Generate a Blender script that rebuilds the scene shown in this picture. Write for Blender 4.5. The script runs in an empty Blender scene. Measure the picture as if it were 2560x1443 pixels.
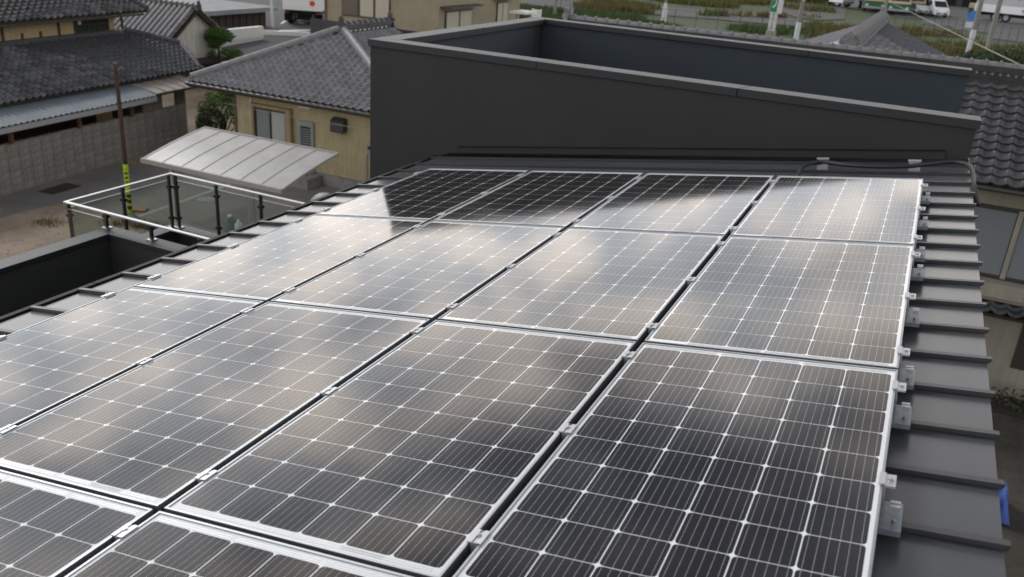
import bpy, math, random
from mathutils import Vector, Matrix, noise as mnoise
random.seed(7)
R_ = math.radians
sc = bpy.context.scene
COL = sc.collection

# ------------------------------------------------------------------ camera
CAMP = Vector((3.8616, -6.6436, 8.0))
RC = ((0.900255, 0.430238, 0.066604), (0.220793, -0.319335, -0.921562), (-0.375222, 0.844346, -0.382476))
FPX = 2158.2
cam = bpy.data.cameras.new('camera'); camo = bpy.data.objects.new('camera', cam); COL.objects.link(camo)
cam.sensor_width = 36.0; cam.lens = FPX / 2560 * 36.0; cam.clip_start = 0.05; cam.clip_end = 3000
camo.matrix_world = Matrix(((RC[0][0], -RC[1][0], -RC[2][0], CAMP.x), (RC[0][1], -RC[1][1], -RC[2][1], CAMP.y),
                            (RC[0][2], -RC[1][2], -RC[2][2], CAMP.z), (0, 0, 0, 1)))
sc.camera = camo
cam.dof.use_dof = True; cam.dof.focus_distance = 4.3; cam.dof.aperture_fstop = 3.2

# ------------------------------------------------------------------ sky and sun
SKY_OFS = (2.3, 4.2, 1.0)
SUN_EL, SUN_AZ = 38.0, 66.0            # azimuth counted from +Y towards -X
wd = bpy.data.worlds.new('World'); sc.world = wd; wd.use_nodes = True
nt = wd.node_tree; nt.nodes.clear()
def N(t, tree=None, **k):
    n = (tree or nt).nodes.new(t)
    for a, b in k.items(): setattr(n, a, b)
    return n
def L(a, b, tree=None): (tree or nt).links.new(a, b)
sky = N('ShaderNodeTexSky', sky_type='NISHITA', sun_disc=False)
sky.sun_elevation = R_(SUN_EL); sky.sun_rotation = R_(-SUN_AZ); sky.air_density = 1.0; sky.dust_density = 1.0; sky.ozone_density = 1.0
tc = N('ShaderNodeTexCoord'); sep = N('ShaderNodeSeparateXYZ'); L(tc.outputs['Generated'], sep.inputs[0])
zc = N('ShaderNodeMath', operation='MAXIMUM'); L(sep.outputs['Z'], zc.inputs[0]); zc.inputs[1].default_value = 0.0
za = N('ShaderNodeMath', operation='ADD'); L(zc.outputs[0], za.inputs[0]); za.inputs[1].default_value = 0.16
dv = N('ShaderNodeVectorMath', operation='DIVIDE'); L(tc.outputs['Generated'], dv.inputs[0])
cz = N('ShaderNodeCombineXYZ')
for i in range(3): L(za.outputs[0], cz.inputs[i])
L(cz.outputs[0], dv.inputs[1])
ofs = N('ShaderNodeVectorMath', operation='ADD'); L(dv.outputs[0], ofs.inputs[0]); ofs.inputs[1].default_value = SKY_OFS
def sky_noise(scale, detail, lo, hi):
    n = N('ShaderNodeTexNoise'); n.inputs['Scale'].default_value = scale; n.inputs['Detail'].default_value = detail; n.inputs['Roughness'].default_value = 0.55
    L(ofs.outputs[0], n.inputs['Vector'])
    r = N('ShaderNodeMapRange'); r.inputs['From Min'].default_value = lo; r.inputs['From Max'].default_value = hi; r.interpolation_type = 'SMOOTHSTEP'
    L(n.outputs['Fac'], r.inputs['Value']); return r.outputs[0]
def mixc(fac, c1, c2):
    m = N('ShaderNodeMixRGB'); L(fac, m.inputs[0])
    for k, c in ((1, c1), (2, c2)):
        if isinstance(c, tuple): m.inputs[k].default_value = (*c, 1)
        else: L(c, m.inputs[k])
    return m.outputs[0]
cover = sky_noise(0.9, 6, 0.46, 0.64)          # broken cloud cover
tone = sky_noise(2.8, 3, 0.40, 0.60)           # grey bases to warm lit tops
clouds = mixc(tone, (8.0, 9.0, 10.2), (18.0, 18.2, 18.0))
haze = mixc(tone, (14.3, 15.6, 17.2), (32.5, 29.4, 26.6))
hz = N('ShaderNodeMapRange'); hz.interpolation_type = 'SMOOTHSTEP'; hz.inputs['From Min'].default_value = 0.20; hz.inputs['From Max'].default_value = 0.59
hz.inputs['To Min'].default_value = 1.0; hz.inputs['To Max'].default_value = 0.0
zn = N('ShaderNodeTexNoise'); zn.inputs['Scale'].default_value = 2.4; zn.inputs['Detail'].default_value = 3; L(ofs.outputs[0], zn.inputs['Vector'])
zm = N('ShaderNodeMath', operation='MULTIPLY_ADD'); L(zn.outputs['Fac'], zm.inputs[0]); zm.inputs[1].default_value = -0.85; zm.inputs[2].default_value = 0.425
zs_ = N('ShaderNodeMath', operation='ADD'); L(zc.outputs[0], zs_.inputs[0]); L(zm.outputs[0], zs_.inputs[1])
L(zs_.outputs[0], hz.inputs['Value'])
vl = N('ShaderNodeMixRGB'); vl.inputs[0].default_value = 0.6; L(sky.outputs[0], vl.inputs[1]); vl.inputs[2].default_value = (2.7, 2.5, 2.6, 1); veil = vl.outputs[0]   # thin high veil
sdot = N('ShaderNodeVectorMath', operation='DOT_PRODUCT'); L(tc.outputs['Generated'], sdot.inputs[0]); sdot.inputs[1].default_value = (-math.sin(R_(SUN_AZ)), math.cos(R_(SUN_AZ)), 0.0)
sfac = N('ShaderNodeMapRange'); sfac.inputs['From Min'].default_value = -1.0; sfac.inputs['To Min'].default_value = 0.62; sfac.inputs['To Max'].default_value = 1.12
L(sdot.outputs['Value'], sfac.inputs['Value'])
hm = N('ShaderNodeVectorMath', operation='SCALE'); L(haze, hm.inputs[0]); L(sfac.outputs[0], hm.inputs['Scale']); haze = hm.outputs[0]
sm_out = mixc(hz.outputs[0], mixc(cover, veil, clouds), haze)
bg = N('ShaderNodeBackground'); bg.inputs['Strength'].default_value = 0.10; L(sm_out, bg.inputs['Color'])
wo = N('ShaderNodeOutputWorld'); L(bg.outputs[0], wo.inputs[0])
sl = bpy.data.lights.new('sun', 'SUN'); sl.energy = 1.35; sl.angle = R_(14); sl.color = (1.0, 0.99, 0.96)
so = bpy.data.objects.new('sun', sl); COL.objects.link(so)
sd = Vector((-math.sin(R_(SUN_AZ)) * math.cos(R_(SUN_EL)), math.cos(R_(SUN_AZ)) * math.cos(R_(SUN_EL)), math.sin(R_(SUN_EL))))
so.rotation_euler = sd.to_track_quat('Z', 'Y').to_euler(); so.location = (0, 0, 30)
sc.view_settings.view_transform = 'Standard'; sc.view_settings.look = 'None'
sc.view_settings.exposure = -0.05; sc.view_settings.gamma = 1.0; sc.view_settings.use_curve_mapping = False
sc.cycles.max_bounces = 6; sc.cycles.transparent_max_bounces = 12; sc.cycles.use_denoising = True

# ------------------------------------------------------------------ helpers
def ray(x, y):
    u, v = (x - 1280) / FPX, (y - 721.5) / FPX
    return Vector([RC[0][i] * u + RC[1][i] * v + RC[2][i] for i in range(3)])
def at(x, y, X=None, Y=None, Z=None):
    r = ray(x, y)
    t = (X - CAMP.x) / r.x if X is not None else (Y - CAMP.y) / r.y if Y is not None else (Z - CAMP.z) / r.z
    return CAMP + r * t
def depth(x, y): return -0.406 * (x - 3.86) + 0.914 * (y + 6.64)
def sstep(a, b, v):
    t = max(0, min(1, (v - a) / (b - a))); return t * t * (3 - 2 * t)
def G(x, y):
    D = depth(x, y)
    return 1.55 * sstep(27, 52, D) + 0.65 * sstep(50, 112, D)
def gp(x, y):
    r = ray(x, y); t = 15.0
    for _ in range(4000):
        p = CAMP + r * t
        if p.z <= G(p.x, p.y): break
        t += 0.1
    p.z = G(p.x, p.y); return p

class MB:
    def __init__(s): s.v = []; s.f = []
    def add(s, vs, fs):
        n = len(s.v); s.v += [tuple(v) for v in vs]; s.f += [tuple(i + n for i in f) for f in fs]; return s
    def box(s, x0, x1, y0, y1, z0, z1):
        return s.add([(x0, y0, z0), (x1, y0, z0), (x1, y1, z0), (x0, y1, z0), (x0, y0, z1), (x1, y0, z1), (x1, y1, z1), (x0, y1, z1)],
                     [(0, 3, 2, 1), (4, 5, 6, 7), (0, 1, 5, 4), (1, 2, 6, 5), (2, 3, 7, 6), (3, 0, 4, 7)])
    def cbox(s, x, y, z, w, d, h): return s.box(x - w / 2, x + w / 2, y - d / 2, y + d / 2, z - h / 2, z + h / 2)
    def prism(s, poly, h, f):
        """poly of 2D points extruded; f(a,b,t) maps to 3D with t in 0..h"""
        n = len(poly)
        return s.add([f(a, b, 0) for a, b in poly] + [f(a, b, h) for a, b in poly],
                     [tuple(range(n))[::-1], tuple(range(n, 2 * n))] + [(i, (i + 1) % n, n + (i + 1) % n, n + i) for i in range(n)])
    def tube(s, p0, p1, r0, r1=None, n=8):
        r1 = r0 if r1 is None else r1
        p0, p1 = Vector(p0), Vector(p1); d = (p1 - p0).normalized()
        a = d.orthogonal().normalized(); b = d.cross(a)
        vs = [p + (a * math.cos(2 * math.pi * i / n) + b * math.sin(2 * math.pi * i / n)) * r for p, r in ((p0, r0), (p1, r1)) for i in range(n)]
        return s.add(vs, [(i, (i + 1) % n, n + (i + 1) % n, n + i) for i in range(n)] + [tuple(range(n))[::-1], tuple(range(n, 2 * n))])
    def path(s, pts, r, n=8):
        pts = [Vector(p) for p in pts]; base = len(s.v); prev = None
        for k, p in enumerate(pts):
            d = (pts[min(k + 1, len(pts) - 1)] - pts[max(k - 1, 0)]).normalized()
            a = d.orthogonal().normalized() if prev is None else (prev - d * prev.dot(d)).normalized()
            prev = a; b = d.cross(a); rr = r(k) if callable(r) else r
            s.v += [tuple(p + (a * math.cos(2 * math.pi * i / n) + b * math.sin(2 * math.pi * i / n)) * rr) for i in range(n)]
        m = len(pts)
        for k in range(m - 1):
            for i in range(n):
                q = base + k * n
                s.f.append((q + i, q + (i + 1) % n, q + n + (i + 1) % n, q + n + i))
        s.f.append(tuple(range(base, base + n))[::-1]); s.f.append(tuple(range(base + (m - 1) * n, base + m * n)))
        return s
    def mesh(s, name, mat, smooth=False):
        me = bpy.data.meshes.new(name); me.from_pydata(s.v, [], s.f); me.update()
        if mat: me.materials.append(mat)
        if smooth:
            me.polygons.foreach_set('use_smooth', [True] * len(me.polygons))
            me.set_sharp_from_angle(angle=R_(40))
        return me
    def build(s, name, mat, parent=None, loc=(0, 0, 0), rot=(0, 0, 0), smooth=False, bevel=0):
        o = ob(name, s.mesh(name, mat, smooth), parent, loc, rot)
        if bevel:
            m = o.modifiers.new('bevel', 'BEVEL'); m.width = bevel; m.segments = 2; m.limit_method = 'ANGLE'
        return o
def ob(name, me, parent=None, loc=(0, 0, 0), rot=(0, 0, 0)):
    o = bpy.data.objects.new(name, me); COL.objects.link(o); o.location = loc; o.rotation_euler = rot
    if parent: o.parent = parent
    return o
def tag(o, label=None, cat=None, group=None, kind=None):
    for k, v in (('label', label), ('category', cat), ('group', group), ('kind', kind)):
        if v: o[k] = v
    return o
def thing(name, label, cat, loc=(0, 0, 0), rot=(0, 0, 0), group=None):
    return tag(ob(name, None, None, loc, rot), label, cat, group)

# ------------------------------------------------------------------ materials
def M(name, col, rough=0.5, metal=0.0, var=0.0, vscale=3.0, bump=0.0, bscale=60.0, rnd=0.0, col2=None, streak=0.0, spec=0.5, detail=5):
    m = bpy.data.materials.new(name); m.use_nodes = True; t = m.node_tree; b = t.nodes['Principled BSDF']
    b.inputs['Base Color'].default_value = (*col, 1); b.inputs['Roughness'].default_value = rough; b.inputs['Metallic'].default_value = metal
    b.inputs['Specular IOR Level'].default_value = spec
    co = N('ShaderNodeTexCoord', t); src = None
    if var or col2:
        no = N('ShaderNodeTexNoise', t); no.inputs['Scale'].default_value = vscale; no.inputs['Detail'].default_value = detail; no.inputs['Roughness'].default_value = 0.62
        L(co.outputs['Object'], no.inputs['Vector'], t)
        mr = N('ShaderNodeMapRange', t); mr.inputs['From Min'].default_value = 0.32; mr.inputs['From Max'].default_value = 0.68; L(no.outputs['Fac'], mr.inputs['Value'], t)
        mi = N('ShaderNodeMixRGB', t); L(mr.outputs[0], mi.inputs[0], t)
        c2 = col2 or tuple(min(1, c * (1 + var)) for c in col); c1 = col if col2 else tuple(c * (1 - var) for c in col)
        mi.inputs[1].default_value = (*c1, 1); mi.inputs[2].default_value = (*c2, 1); src = mi.outputs[0]
    if streak:
        mp = N('ShaderNodeMapping', t); mp.inputs['Scale'].default_value = (6, 6, 0.5); L(co.outputs['Object'], mp.inputs[0], t)
        ns = N('ShaderNodeTexNoise', t); ns.inputs['Scale'].default_value = 2.0; ns.inputs['Detail'].default_value = 4; L(mp.outputs[0], ns.inputs['Vector'], t)
        mr = N('ShaderNodeMapRange', t); mr.inputs['From Min'].default_value = 0.35; mr.inputs['From Max'].default_value = 0.7
        mr.inputs['To Min'].default_value = 1 - streak; mr.inputs['To Max'].default_value = 1.0; L(ns.outputs['Fac'], mr.inputs['Value'], t)
        ml = N('ShaderNodeMixRGB', t, blend_type='MULTIPLY'); ml.inputs[0].default_value = 1
        if src: L(src, ml.inputs[1], t)
        else: ml.inputs[1].default_value = (*col, 1)
        L(mr.outputs[0], ml.inputs[2], t); src = ml.outputs[0]
    if rnd:
        oi = N('ShaderNodeObjectInfo', t); mr = N('ShaderNodeMapRange', t)
        mr.inputs['To Min'].default_value = 1 - rnd; mr.inputs['To Max'].default_value = 1 + rnd; L(oi.outputs['Random'], mr.inputs['Value'], t)
        ml = N('ShaderNodeMixRGB', t, blend_type='MULTIPLY'); ml.inputs[0].default_value = 1
        if src: L(src, ml.inputs[1], t)
        else: ml.inputs[1].default_value = (*col, 1)
        L(mr.outputs[0], ml.inputs[2], t); src = ml.outputs[0]
    if src: L(src, b.inputs['Base Color'], t)
    if bump:
        nb = N('ShaderNodeTexNoise', t); nb.inputs['Scale'].default_value = bscale; nb.inputs['Detail'].default_value = 3; L(co.outputs['Object'], nb.inputs['Vector'], t)
        bp = N('ShaderNodeBump', t); bp.inputs['Strength'].default_value = bump; bp.inputs['Distance'].default_value = 0.01; L(nb.outputs['Fac'], bp.inputs['Height'], t); L(bp.outputs[0], b.inputs['Normal'], t)
    return m
m_pan = M('roof sheet dark grey', (0.066, 0.070, 0.076), 0.26, 0, 0.16, 0.9, 0.10, 2.2, rnd=0.07)
m_seam = M('seam dark', (0.036, 0.038, 0.042), 0.42, 0, .1, 2)
m_trim = M('trim black', (0.008, 0.008, 0.009), 0.7, spec=0.25)
m_stucco = M('dark stucco', (0.0255, 0.0270, 0.0268), 0.85, 0, 0.10, 0.8, 0.45, 220, streak=0.05)
m_coping = M('coping dark', (0.014, 0.018, 0.023), 0.50, 0, 0.06, 3, spec=0.4)
m_skytint = M('sky tinted inner wall', (0.024, 0.034, 0.046), 0.8, 0, 0.08, 1.5, 0.3, 200)  # bluish sky light on the inner parapet faces, put into the colour
m_alu = M('aluminium', (0.38, 0.40, 0.42), 0.44, 1.0, 0.05, 30)
m_alushade = M('aluminium side shaded', (0.16, 0.16, 0.165), 0.55, 0.6)  # frame aluminium again, darkened: shade on the panel sides is in the colour
m_alu2 = M('aluminium clamp', (0.52, 0.53, 0.54), 0.48, 0.85, 0.05, 30)
m_gal = M('galvanised', (0.26, 0.29, 0.32), 0.5, 0.7, 0.12, 25)
m_steel = M('bolt steel', (0.5, 0.5, 0.5), 0.3, 1.0)
m_back = M('panel backsheet', (0.74, 0.76, 0.77), 0.085)
m_blk = M('black anodised', (0.012, 0.012, 0.014), 0.4)
m_rubber = M('black rubber', (0.010, 0.010, 0.011), 0.5)
m_tile = M('kawara grey', (0.165, 0.168, 0.180), 0.40, 0, 0.15, 14, 0.1, 90, rnd=0.16)
m_tile_old = M('kawara old', (0.062, 0.064, 0.069), 0.62, 0, 0.42, 9, 0.2, 90, rnd=0.55)
m_tile_dk = M('kawara dark', (0.048, 0.049, 0.053), 0.42, 0, 0.25, 10, 0.1, 90, rnd=0.28)
m_tile_md = M('kawara silver', (0.15, 0.153, 0.165), 0.38, 0, 0.2, 10, 0.1, 90, rnd=0.25)
m_ridgebase = M('ridge base', (0.026, 0.026, 0.028), 0.6, 0, .3, 5)
m_caprow = M('pale cap row', (0.34, 0.34, 0.345), 0.45, 0, .2, 6)
m_cap = M('ridge cap', (0.165, 0.165, 0.17), 0.5, 0, 0.2, 8)
m_yellow = M('ochre wall', (0.46, 0.39, 0.235), 0.9, 0, 0.10, 2.0, 0.25, 160, streak=0.18)
m_beige = M('beige plaster', (0.34, 0.27, 0.15), 0.9, 0, 0.12, 2, 0.2, 120, streak=0.2)
m_cream = M('cream wall', (0.30, 0.265, 0.185), 0.9, 0, 0.08, 2, 0.2, 120, streak=0.15)
m_white = M('white plaster', (0.55, 0.55, 0.50), 0.9, 0, 0.08, 1.5, 0.1, 60, streak=0.22)
m_nbwall = M('neighbour wall', (0.32, 0.31, 0.25), 0.9, 0, 0.10, 1.5, 0.2, 120, streak=0.15)
m_wood = M('dark wood', (0.035, 0.025, 0.019), 0.8, 0, 0.3, 12)
m_woodr = M('weathered red wood', (0.12, 0.055, 0.035), 0.8, 0, 0.3, 15)
m_frame = M('bronze frame', (0.040, 0.035, 0.030), 0.45)
m_pane = M('window pane', (0.20, 0.225, 0.24), 0.06)
m_pane_dk = M('dark pane', (0.02, 0.023, 0.026), 0.06)
m_curtain = M('frosted pane', (0.42, 0.44, 0.42), 0.25)
m_shutter = M('shutter', (0.40, 0.37, 0.30), 0.6)
m_pvc = M('white pvc', (0.70, 0.70, 0.68), 0.45)
m_pvcg = M('grey pvc', (0.28, 0.29, 0.30), 0.5)
m_brownpipe = M('brown pipe', (0.14, 0.085, 0.065), 0.5)
m_corr = M('corrugated blue grey', (0.17, 0.20, 0.225), 0.55, 0.0, 0.10, 1.5, streak=0.1)
m_beigeroof = M('beige sheet', (0.36, 0.32, 0.28), 0.5, 0, 0.12, 1.5, streak=0.25)
m_block = M('concrete block', (0.30, 0.29, 0.265), 0.95, 0, 0.32, 1.6, 0.4, 90, rnd=0.09, streak=0.45)
m_mortar = M('mortar', (0.26, 0.255, 0.24), 0.95, 0, 0.2, 5)
m_rust = M('rusty steel', (0.050, 0.024, 0.018), 0.8, 0, 0.4, 9)
m_tape = M('fluorescent tape', (0.40, 0.62, 0.03), 0.5)
m_poly = M('polycarbonate', (0.26, 0.26, 0.245), 0.40, 0, 0.20, 1.3)
m_polyrib = M('carport bar', (0.27, 0.265, 0.25), 0.45)
m_conc = M('concrete', (0.26, 0.255, 0.24), 0.9, 0, 0.2, 4, 0.2, 80)
m_paintw = M('worn white paint', (0.30, 0.31, 0.29), 0.8, 0, 0.35, 18)
m_asph = M('asphalt', (0.135, 0.135, 0.130), 0.9, 0, 0, 0.42, 0.4, 130, col2=(0.235, 0.205, 0.168), detail=9)
m_asph2 = M('asphalt smooth', (0.055, 0.058, 0.055), 0.9, 0, 0.20, 0.5, 0.3, 130)
m_lot = M('far lot asphalt', (0.078, 0.080, 0.083), 0.9, 0, 0.18, 0.25, 0.2, 20)
m_dirt = M('bare dirt', (0.36, 0.28, 0.20), 0.95, 0, 0, 0.9, 0.5, 60, col2=(0.21, 0.165, 0.115))
m_gravel = M('gravel', (0.085, 0.085, 0.080), 0.95, 0, 0.35, 1.6, 0.4, 30)
m_field = M('field', (0.066, 0.074, 0.036), 0.95, 0, 0, 0.10, 0.5, 3, col2=(0.034, 0.070, 0.020), detail=9)
m_blue = M('blue plastic', (0.010, 0.060, 0.30), 0.5, 0, .2, 9, .5, 25)
m_bluesign = M('blue sign', (0.02, 0.10, 0.40), 0.45)
m_green = M('sign green', (0.010, 0.16, 0.075), 0.35)
m_truckg = M('truck green', (0.012, 0.10, 0.055), 0.3)
m_cream2 = M('cab cream', (0.55, 0.42, 0.26), 0.35)
m_vwhite = M('vehicle white', (0.72, 0.74, 0.76), 0.28)
m_red = M('red mark', (0.55, 0.05, 0.03), 0.5)
m_tyre = M('tyre', (0.012, 0.012, 0.012), 0.8)
m_lens = M('lamp lens', (0.6, 0.6, 0.6), 0.1)
m_pole = M('concrete pole', (0.23, 0.22, 0.205), 0.9, 0, 0.15, 3, streak=0.2)
m_polewhite = M('white pole', (0.5, 0.52, 0.53), 0.5)
m_wire = M('cable', (0.10, 0.10, 0.105), 0.6)
m_fpost = M('fence post', (0.045, 0.045, 0.05), 0.6)
m_wirew = M('pale cable', (0.32, 0.31, 0.27), 0.6)
m_bark = M('bark', (0.045, 0.032, 0.024), 0.95, 0, 0.3, 20)
def leafmat(name, c1, c2):
    m = M(name, c1, 0.6, 0, 0, 2.2, col2=c2, detail=3)
    m.node_tree.nodes['Principled BSDF'].inputs['Subsurface Weight'].default_value = 0.0
    return m
m_pine = leafmat('pine needles', (0.040, 0.110, 0.022), (0.090, 0.170, 0.030))
m_leaf = leafmat('shrub leaves', (0.055, 0.13, 0.018), (0.13, 0.21, 0.03))
m_leafd = leafmat('topiary leaves', (0.018, 0.035, 0.012), (0.040, 0.060, 0.018))
m_hedge = leafmat('hedge leaves', (0.022, 0.050, 0.015), (0.05, 0.085, 0.022))
m_weed = M('weeds', (0.065, 0.115, 0.026), 0.9, 0, 0, 0.16, col2=(0.14, 0.078, 0.026), detail=6)
m_grass = M('green weeds', (0.045, 0.105, 0.020), 0.9, 0, 0, 0.3, col2=(0.075, 0.085, 0.025), detail=6)
# solar cell: six thin ribbons over near-black silicon, under glass
def cellmat():
    m = bpy.data.materials.new('solar cell'); m.use_nodes = True; t = m.node_tree; b = t.nodes['Principled BSDF']
    co = N('ShaderNodeTexCoord', t); sp = N('ShaderNodeSeparateXYZ', t); L(co.outputs['Object'], sp.inputs[0], t)
    a = N('ShaderNodeMath', t, operation='MULTIPLY'); L(sp.outputs['X'], a.inputs[0], t); a.inputs[1].default_value = 6 / 0.1549
    f = N('ShaderNodeMath', t, operation='FRACT'); L(a.outputs[0], f.inputs[0], t)
    s = N('ShaderNodeMath', t, operation='SUBTRACT'); L(f.outputs[0], s.inputs[0], t); s.inputs[1].default_value = 0.5
    ab = N('ShaderNodeMath', t, operation='ABSOLUTE'); L(s.outputs[0], ab.inputs[0], t)
    lt = N('ShaderNodeMath', t, operation='LESS_THAN'); L(ab.outputs[0], lt.inputs[0], t); lt.inputs[1].default_value = 0.020
    oi = N('ShaderNodeObjectInfo', t); mr = N('ShaderNodeMapRange', t); mr.inputs['To Min'].default_value = 0.75; mr.inputs['To Max'].default_value = 1.25; L(oi.outputs['Random'], mr.inputs['Value'], t)
    dk = N('ShaderNodeMixRGB', t, blend_type='MULTIPLY'); dk.inputs[0].default_value = 1; dk.inputs[1].default_value = (0.0050, 0.0046, 0.0066, 1); L(mr.outputs[0], dk.inputs[2], t)
    mi = N('ShaderNodeMixRGB', t); L(lt.outputs[0], mi.inputs[0], t); L(dk.outputs[0], mi.inputs[1], t); mi.inputs[2].default_value = (0.40, 0.39, 0.38, 1)
    ge = N('ShaderNodeNewGeometry', t); dn = N('ShaderNodeTexNoise', t); dn.inputs['Scale'].default_value = 2.3; dn.inputs['Detail'].default_value = 9; dn.inputs['Roughness'].default_value = 0.7; L(ge.outputs['Position'], dn.inputs['Vector'], t)
    dr_ = N('ShaderNodeMapRange', t); dr_.inputs['From Min'].default_value = 0.42; dr_.inputs['From Max'].default_value = 0.75; dr_.inputs['To Max'].default_value = 0.04; L(dn.outputs['Fac'], dr_.inputs['Value'], t)
    dm = N('ShaderNodeMixRGB', t); L(dr_.outputs[0], dm.inputs[0], t); L(mi.outputs[0], dm.inputs[1], t); dm.inputs[2].default_value = (0.20, 0.18, 0.16, 1)
    rr_ = N('ShaderNodeMapRange', t); rr_.inputs['From Min'].default_value = 0.35; rr_.inputs['From Max'].default_value = 0.75; rr_.inputs['To Min'].default_value = 0.07; rr_.inputs['To Max'].default_value = 0.13; L(dn.outputs['Fac'], rr_.inputs['Value'], t); L(rr_.outputs[0], b.inputs['Roughness'], t)
    L(dm.outputs[0], b.inputs['Base Color'], t)
    return m
m_cell = cellmat()
def glassmat():
    m = bpy.data.materials.new('railing glass'); m.use_nodes = True; t = m.node_tree; t.nodes.clear()
    tr = N('ShaderNodeBsdfTransparent', t); tr.inputs[0].default_value = (0.83, 0.87, 0.855, 1)
    gl = N('ShaderNodeBsdfGlossy', t); gl.inputs['Roughness'].default_value = 0.02; gl.inputs[0].default_value = (0.9, 0.95, 0.92, 1)
    fr = N('ShaderNodeFresnel', t); fr.inputs[0].default_value = 1.45
    mi = N('ShaderNodeMixShader', t); o = N('ShaderNodeOutputMaterial', t)
    ge = N('ShaderNodeNewGeometry', t); mr = N('ShaderNodeMapRange', t); mr.inputs['To Min'].default_value = 1.45; mr.inputs['To Max'].default_value = 1 / 1.45
    L(ge.outputs['Backfacing'], mr.inputs['Value'], t); L(mr.outputs[0], fr.inputs[0], t)
    L(fr.outputs[0], mi.inputs[0], t); L(tr.outputs[0], mi.inputs[1], t); L(gl.outputs[0], mi.inputs[2], t); L(mi.outputs[0], o.inputs[0], t)
    return m
m_glass = glassmat()

# ------------------------------------------------------------------ ground and pavements
def sheet(name, x0, x1, y0, y1, step, mat, dz, inside=None, kind='structure', jitter=0):
    nx, ny = max(1, int((x1 - x0) / step)), max(1, int((y1 - y0) / step)); b = MB(); idx = {}
    for j in range(ny + 1):
        for i in range(nx + 1):
            x = x0 + (x1 - x0) * i / nx; y = y0 + (y1 - y0) * j / ny
            idx[i, j] = len(b.v); b.v.append((x, y, G(x, y) + dz + jitter * mnoise.noise((x * 0.15, y * 0.15, 3.1))))
    for j in range(ny):
        for i in range(nx):
            x = x0 + (x1 - x0) * (i + .5) / nx; y = y0 + (y1 - y0) * (j + .5) / ny
            if inside is None or inside(x, y): b.f.append((idx[i, j], idx[i + 1, j], idx[i + 1, j + 1], idx[i, j + 1]))
    return tag(b.build(name, mat, smooth=True), kind=kind)
g = MB()
xs = [-900, -500, -300, -200] + [-150 + 2.5 * i for i in range(101)] + [130, 200, 300, 500, 900]
ys = [-200, -100, -50] + [-30 + 2.5 * i for i in range(93)] + [230, 300, 450, 700, 1200]
for y in ys:
    for x in xs: g.v.append((x, y, G(x, y) - 0.004))
for j in range(len(ys) - 1):
    for i in range(len(xs) - 1):
        a = j * len(xs) + i; g.f.append((a, a + 1, a + 1 + len(xs), a + len(xs)))
tag(g.build('ground', m_field, smooth=True), kind='structure')
def half(p, q):  # inside test: left of directed line p->q
    return lambda x, y: (q[0] - p[0]) * (y - p[1]) - (q[1] - p[1]) * (x - p[0]) > 0
def strip(name, pts, mat, dz):
    """pts: list of (left, right) ground points"""
    b = MB()
    for a, c in pts:
        b.v += [(a[0], a[1], G(a[0], a[1]) + dz), (c[0], c[1], G(c[0], c[1]) + dz)]
    for i in range(len(pts) - 1): b.f.append((2 * i, 2 * i + 1, 2 * i + 3, 2 * i + 2))
    return tag(b.build(name, mat), kind='structure')
# yard below: bare dirt, then the asphalt lane and parking in front of the block wall
sheet('yard_dirt', -40, 14, -25, 27, 1.5, m_dirt, 0.004)
lane_edge = [at(-200, 592, Z=0), at(0, 546, Z=0), at(70, 527, Z=0), at(165, 508, Z=0), at(205, 520, Z=0), at(300, 548, Z=0), at(420, 590, Z=0), at(600, 640, Z=0)]
b = MB()
poly = [(p.x, p.y) for p in lane_edge] + [(-5, 14.5), (-17, 24), (-24, 24), (-21.5, 0)]
b.v = [(x, y, 0.010) for x, y in poly]; b.f = [tuple(range(len(poly)))[::-1]]
tag(b.build('asphalt_lane', m_asph), kind='structure')
sheet('side_yard', 4.25, 16, -25, 11.6, 4.0, M('dark ground', (0.050, 0.043, 0.034), 0.95, 0, 0.4, 2.0, 0.5, 40), 0.012)  # side yard in a darker brown than the yard dirt, mottled by noise
def flat(name, pts, mat, z):
    b = MB(); b.v = [(p[0], p[1], z) for p in pts]; b.f = [tuple(range(len(pts)))]
    return tag(b.build(name, mat), kind='structure')
p, q = at(345, 543, Z=0), at(575, 462, Z=0); dd = (q - p).normalized(); nn = Vector((-dd.y, dd.x, 0)) * 0.075
flat('parking_line', [p - nn, q - nn, q + nn, p + nn], m_paintw, 0.016)
b = MB(); p = at(150, 473, Z=0); gx, gy = Vector((-.1, .995, 0)), Vector((.995, .1, 0))
w = [p + gx * sx * .55 + gy * sy * .30 for sx, sy in ((-1, -1), (1, -1), (1, 1), (-1, 1))]
flat('drain_cover', w, M('drain steel', (0.035, 0.035, 0.034), 0.6), 0.018)
b = MB(); p = at(515, 500, Z=0)
b.tube((p.x, p.y, 0.0), (p.x, p.y, 0.02), 0.27, n=20); tag(b.build('manhole_cover', m_conc), kind='structure')
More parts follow.
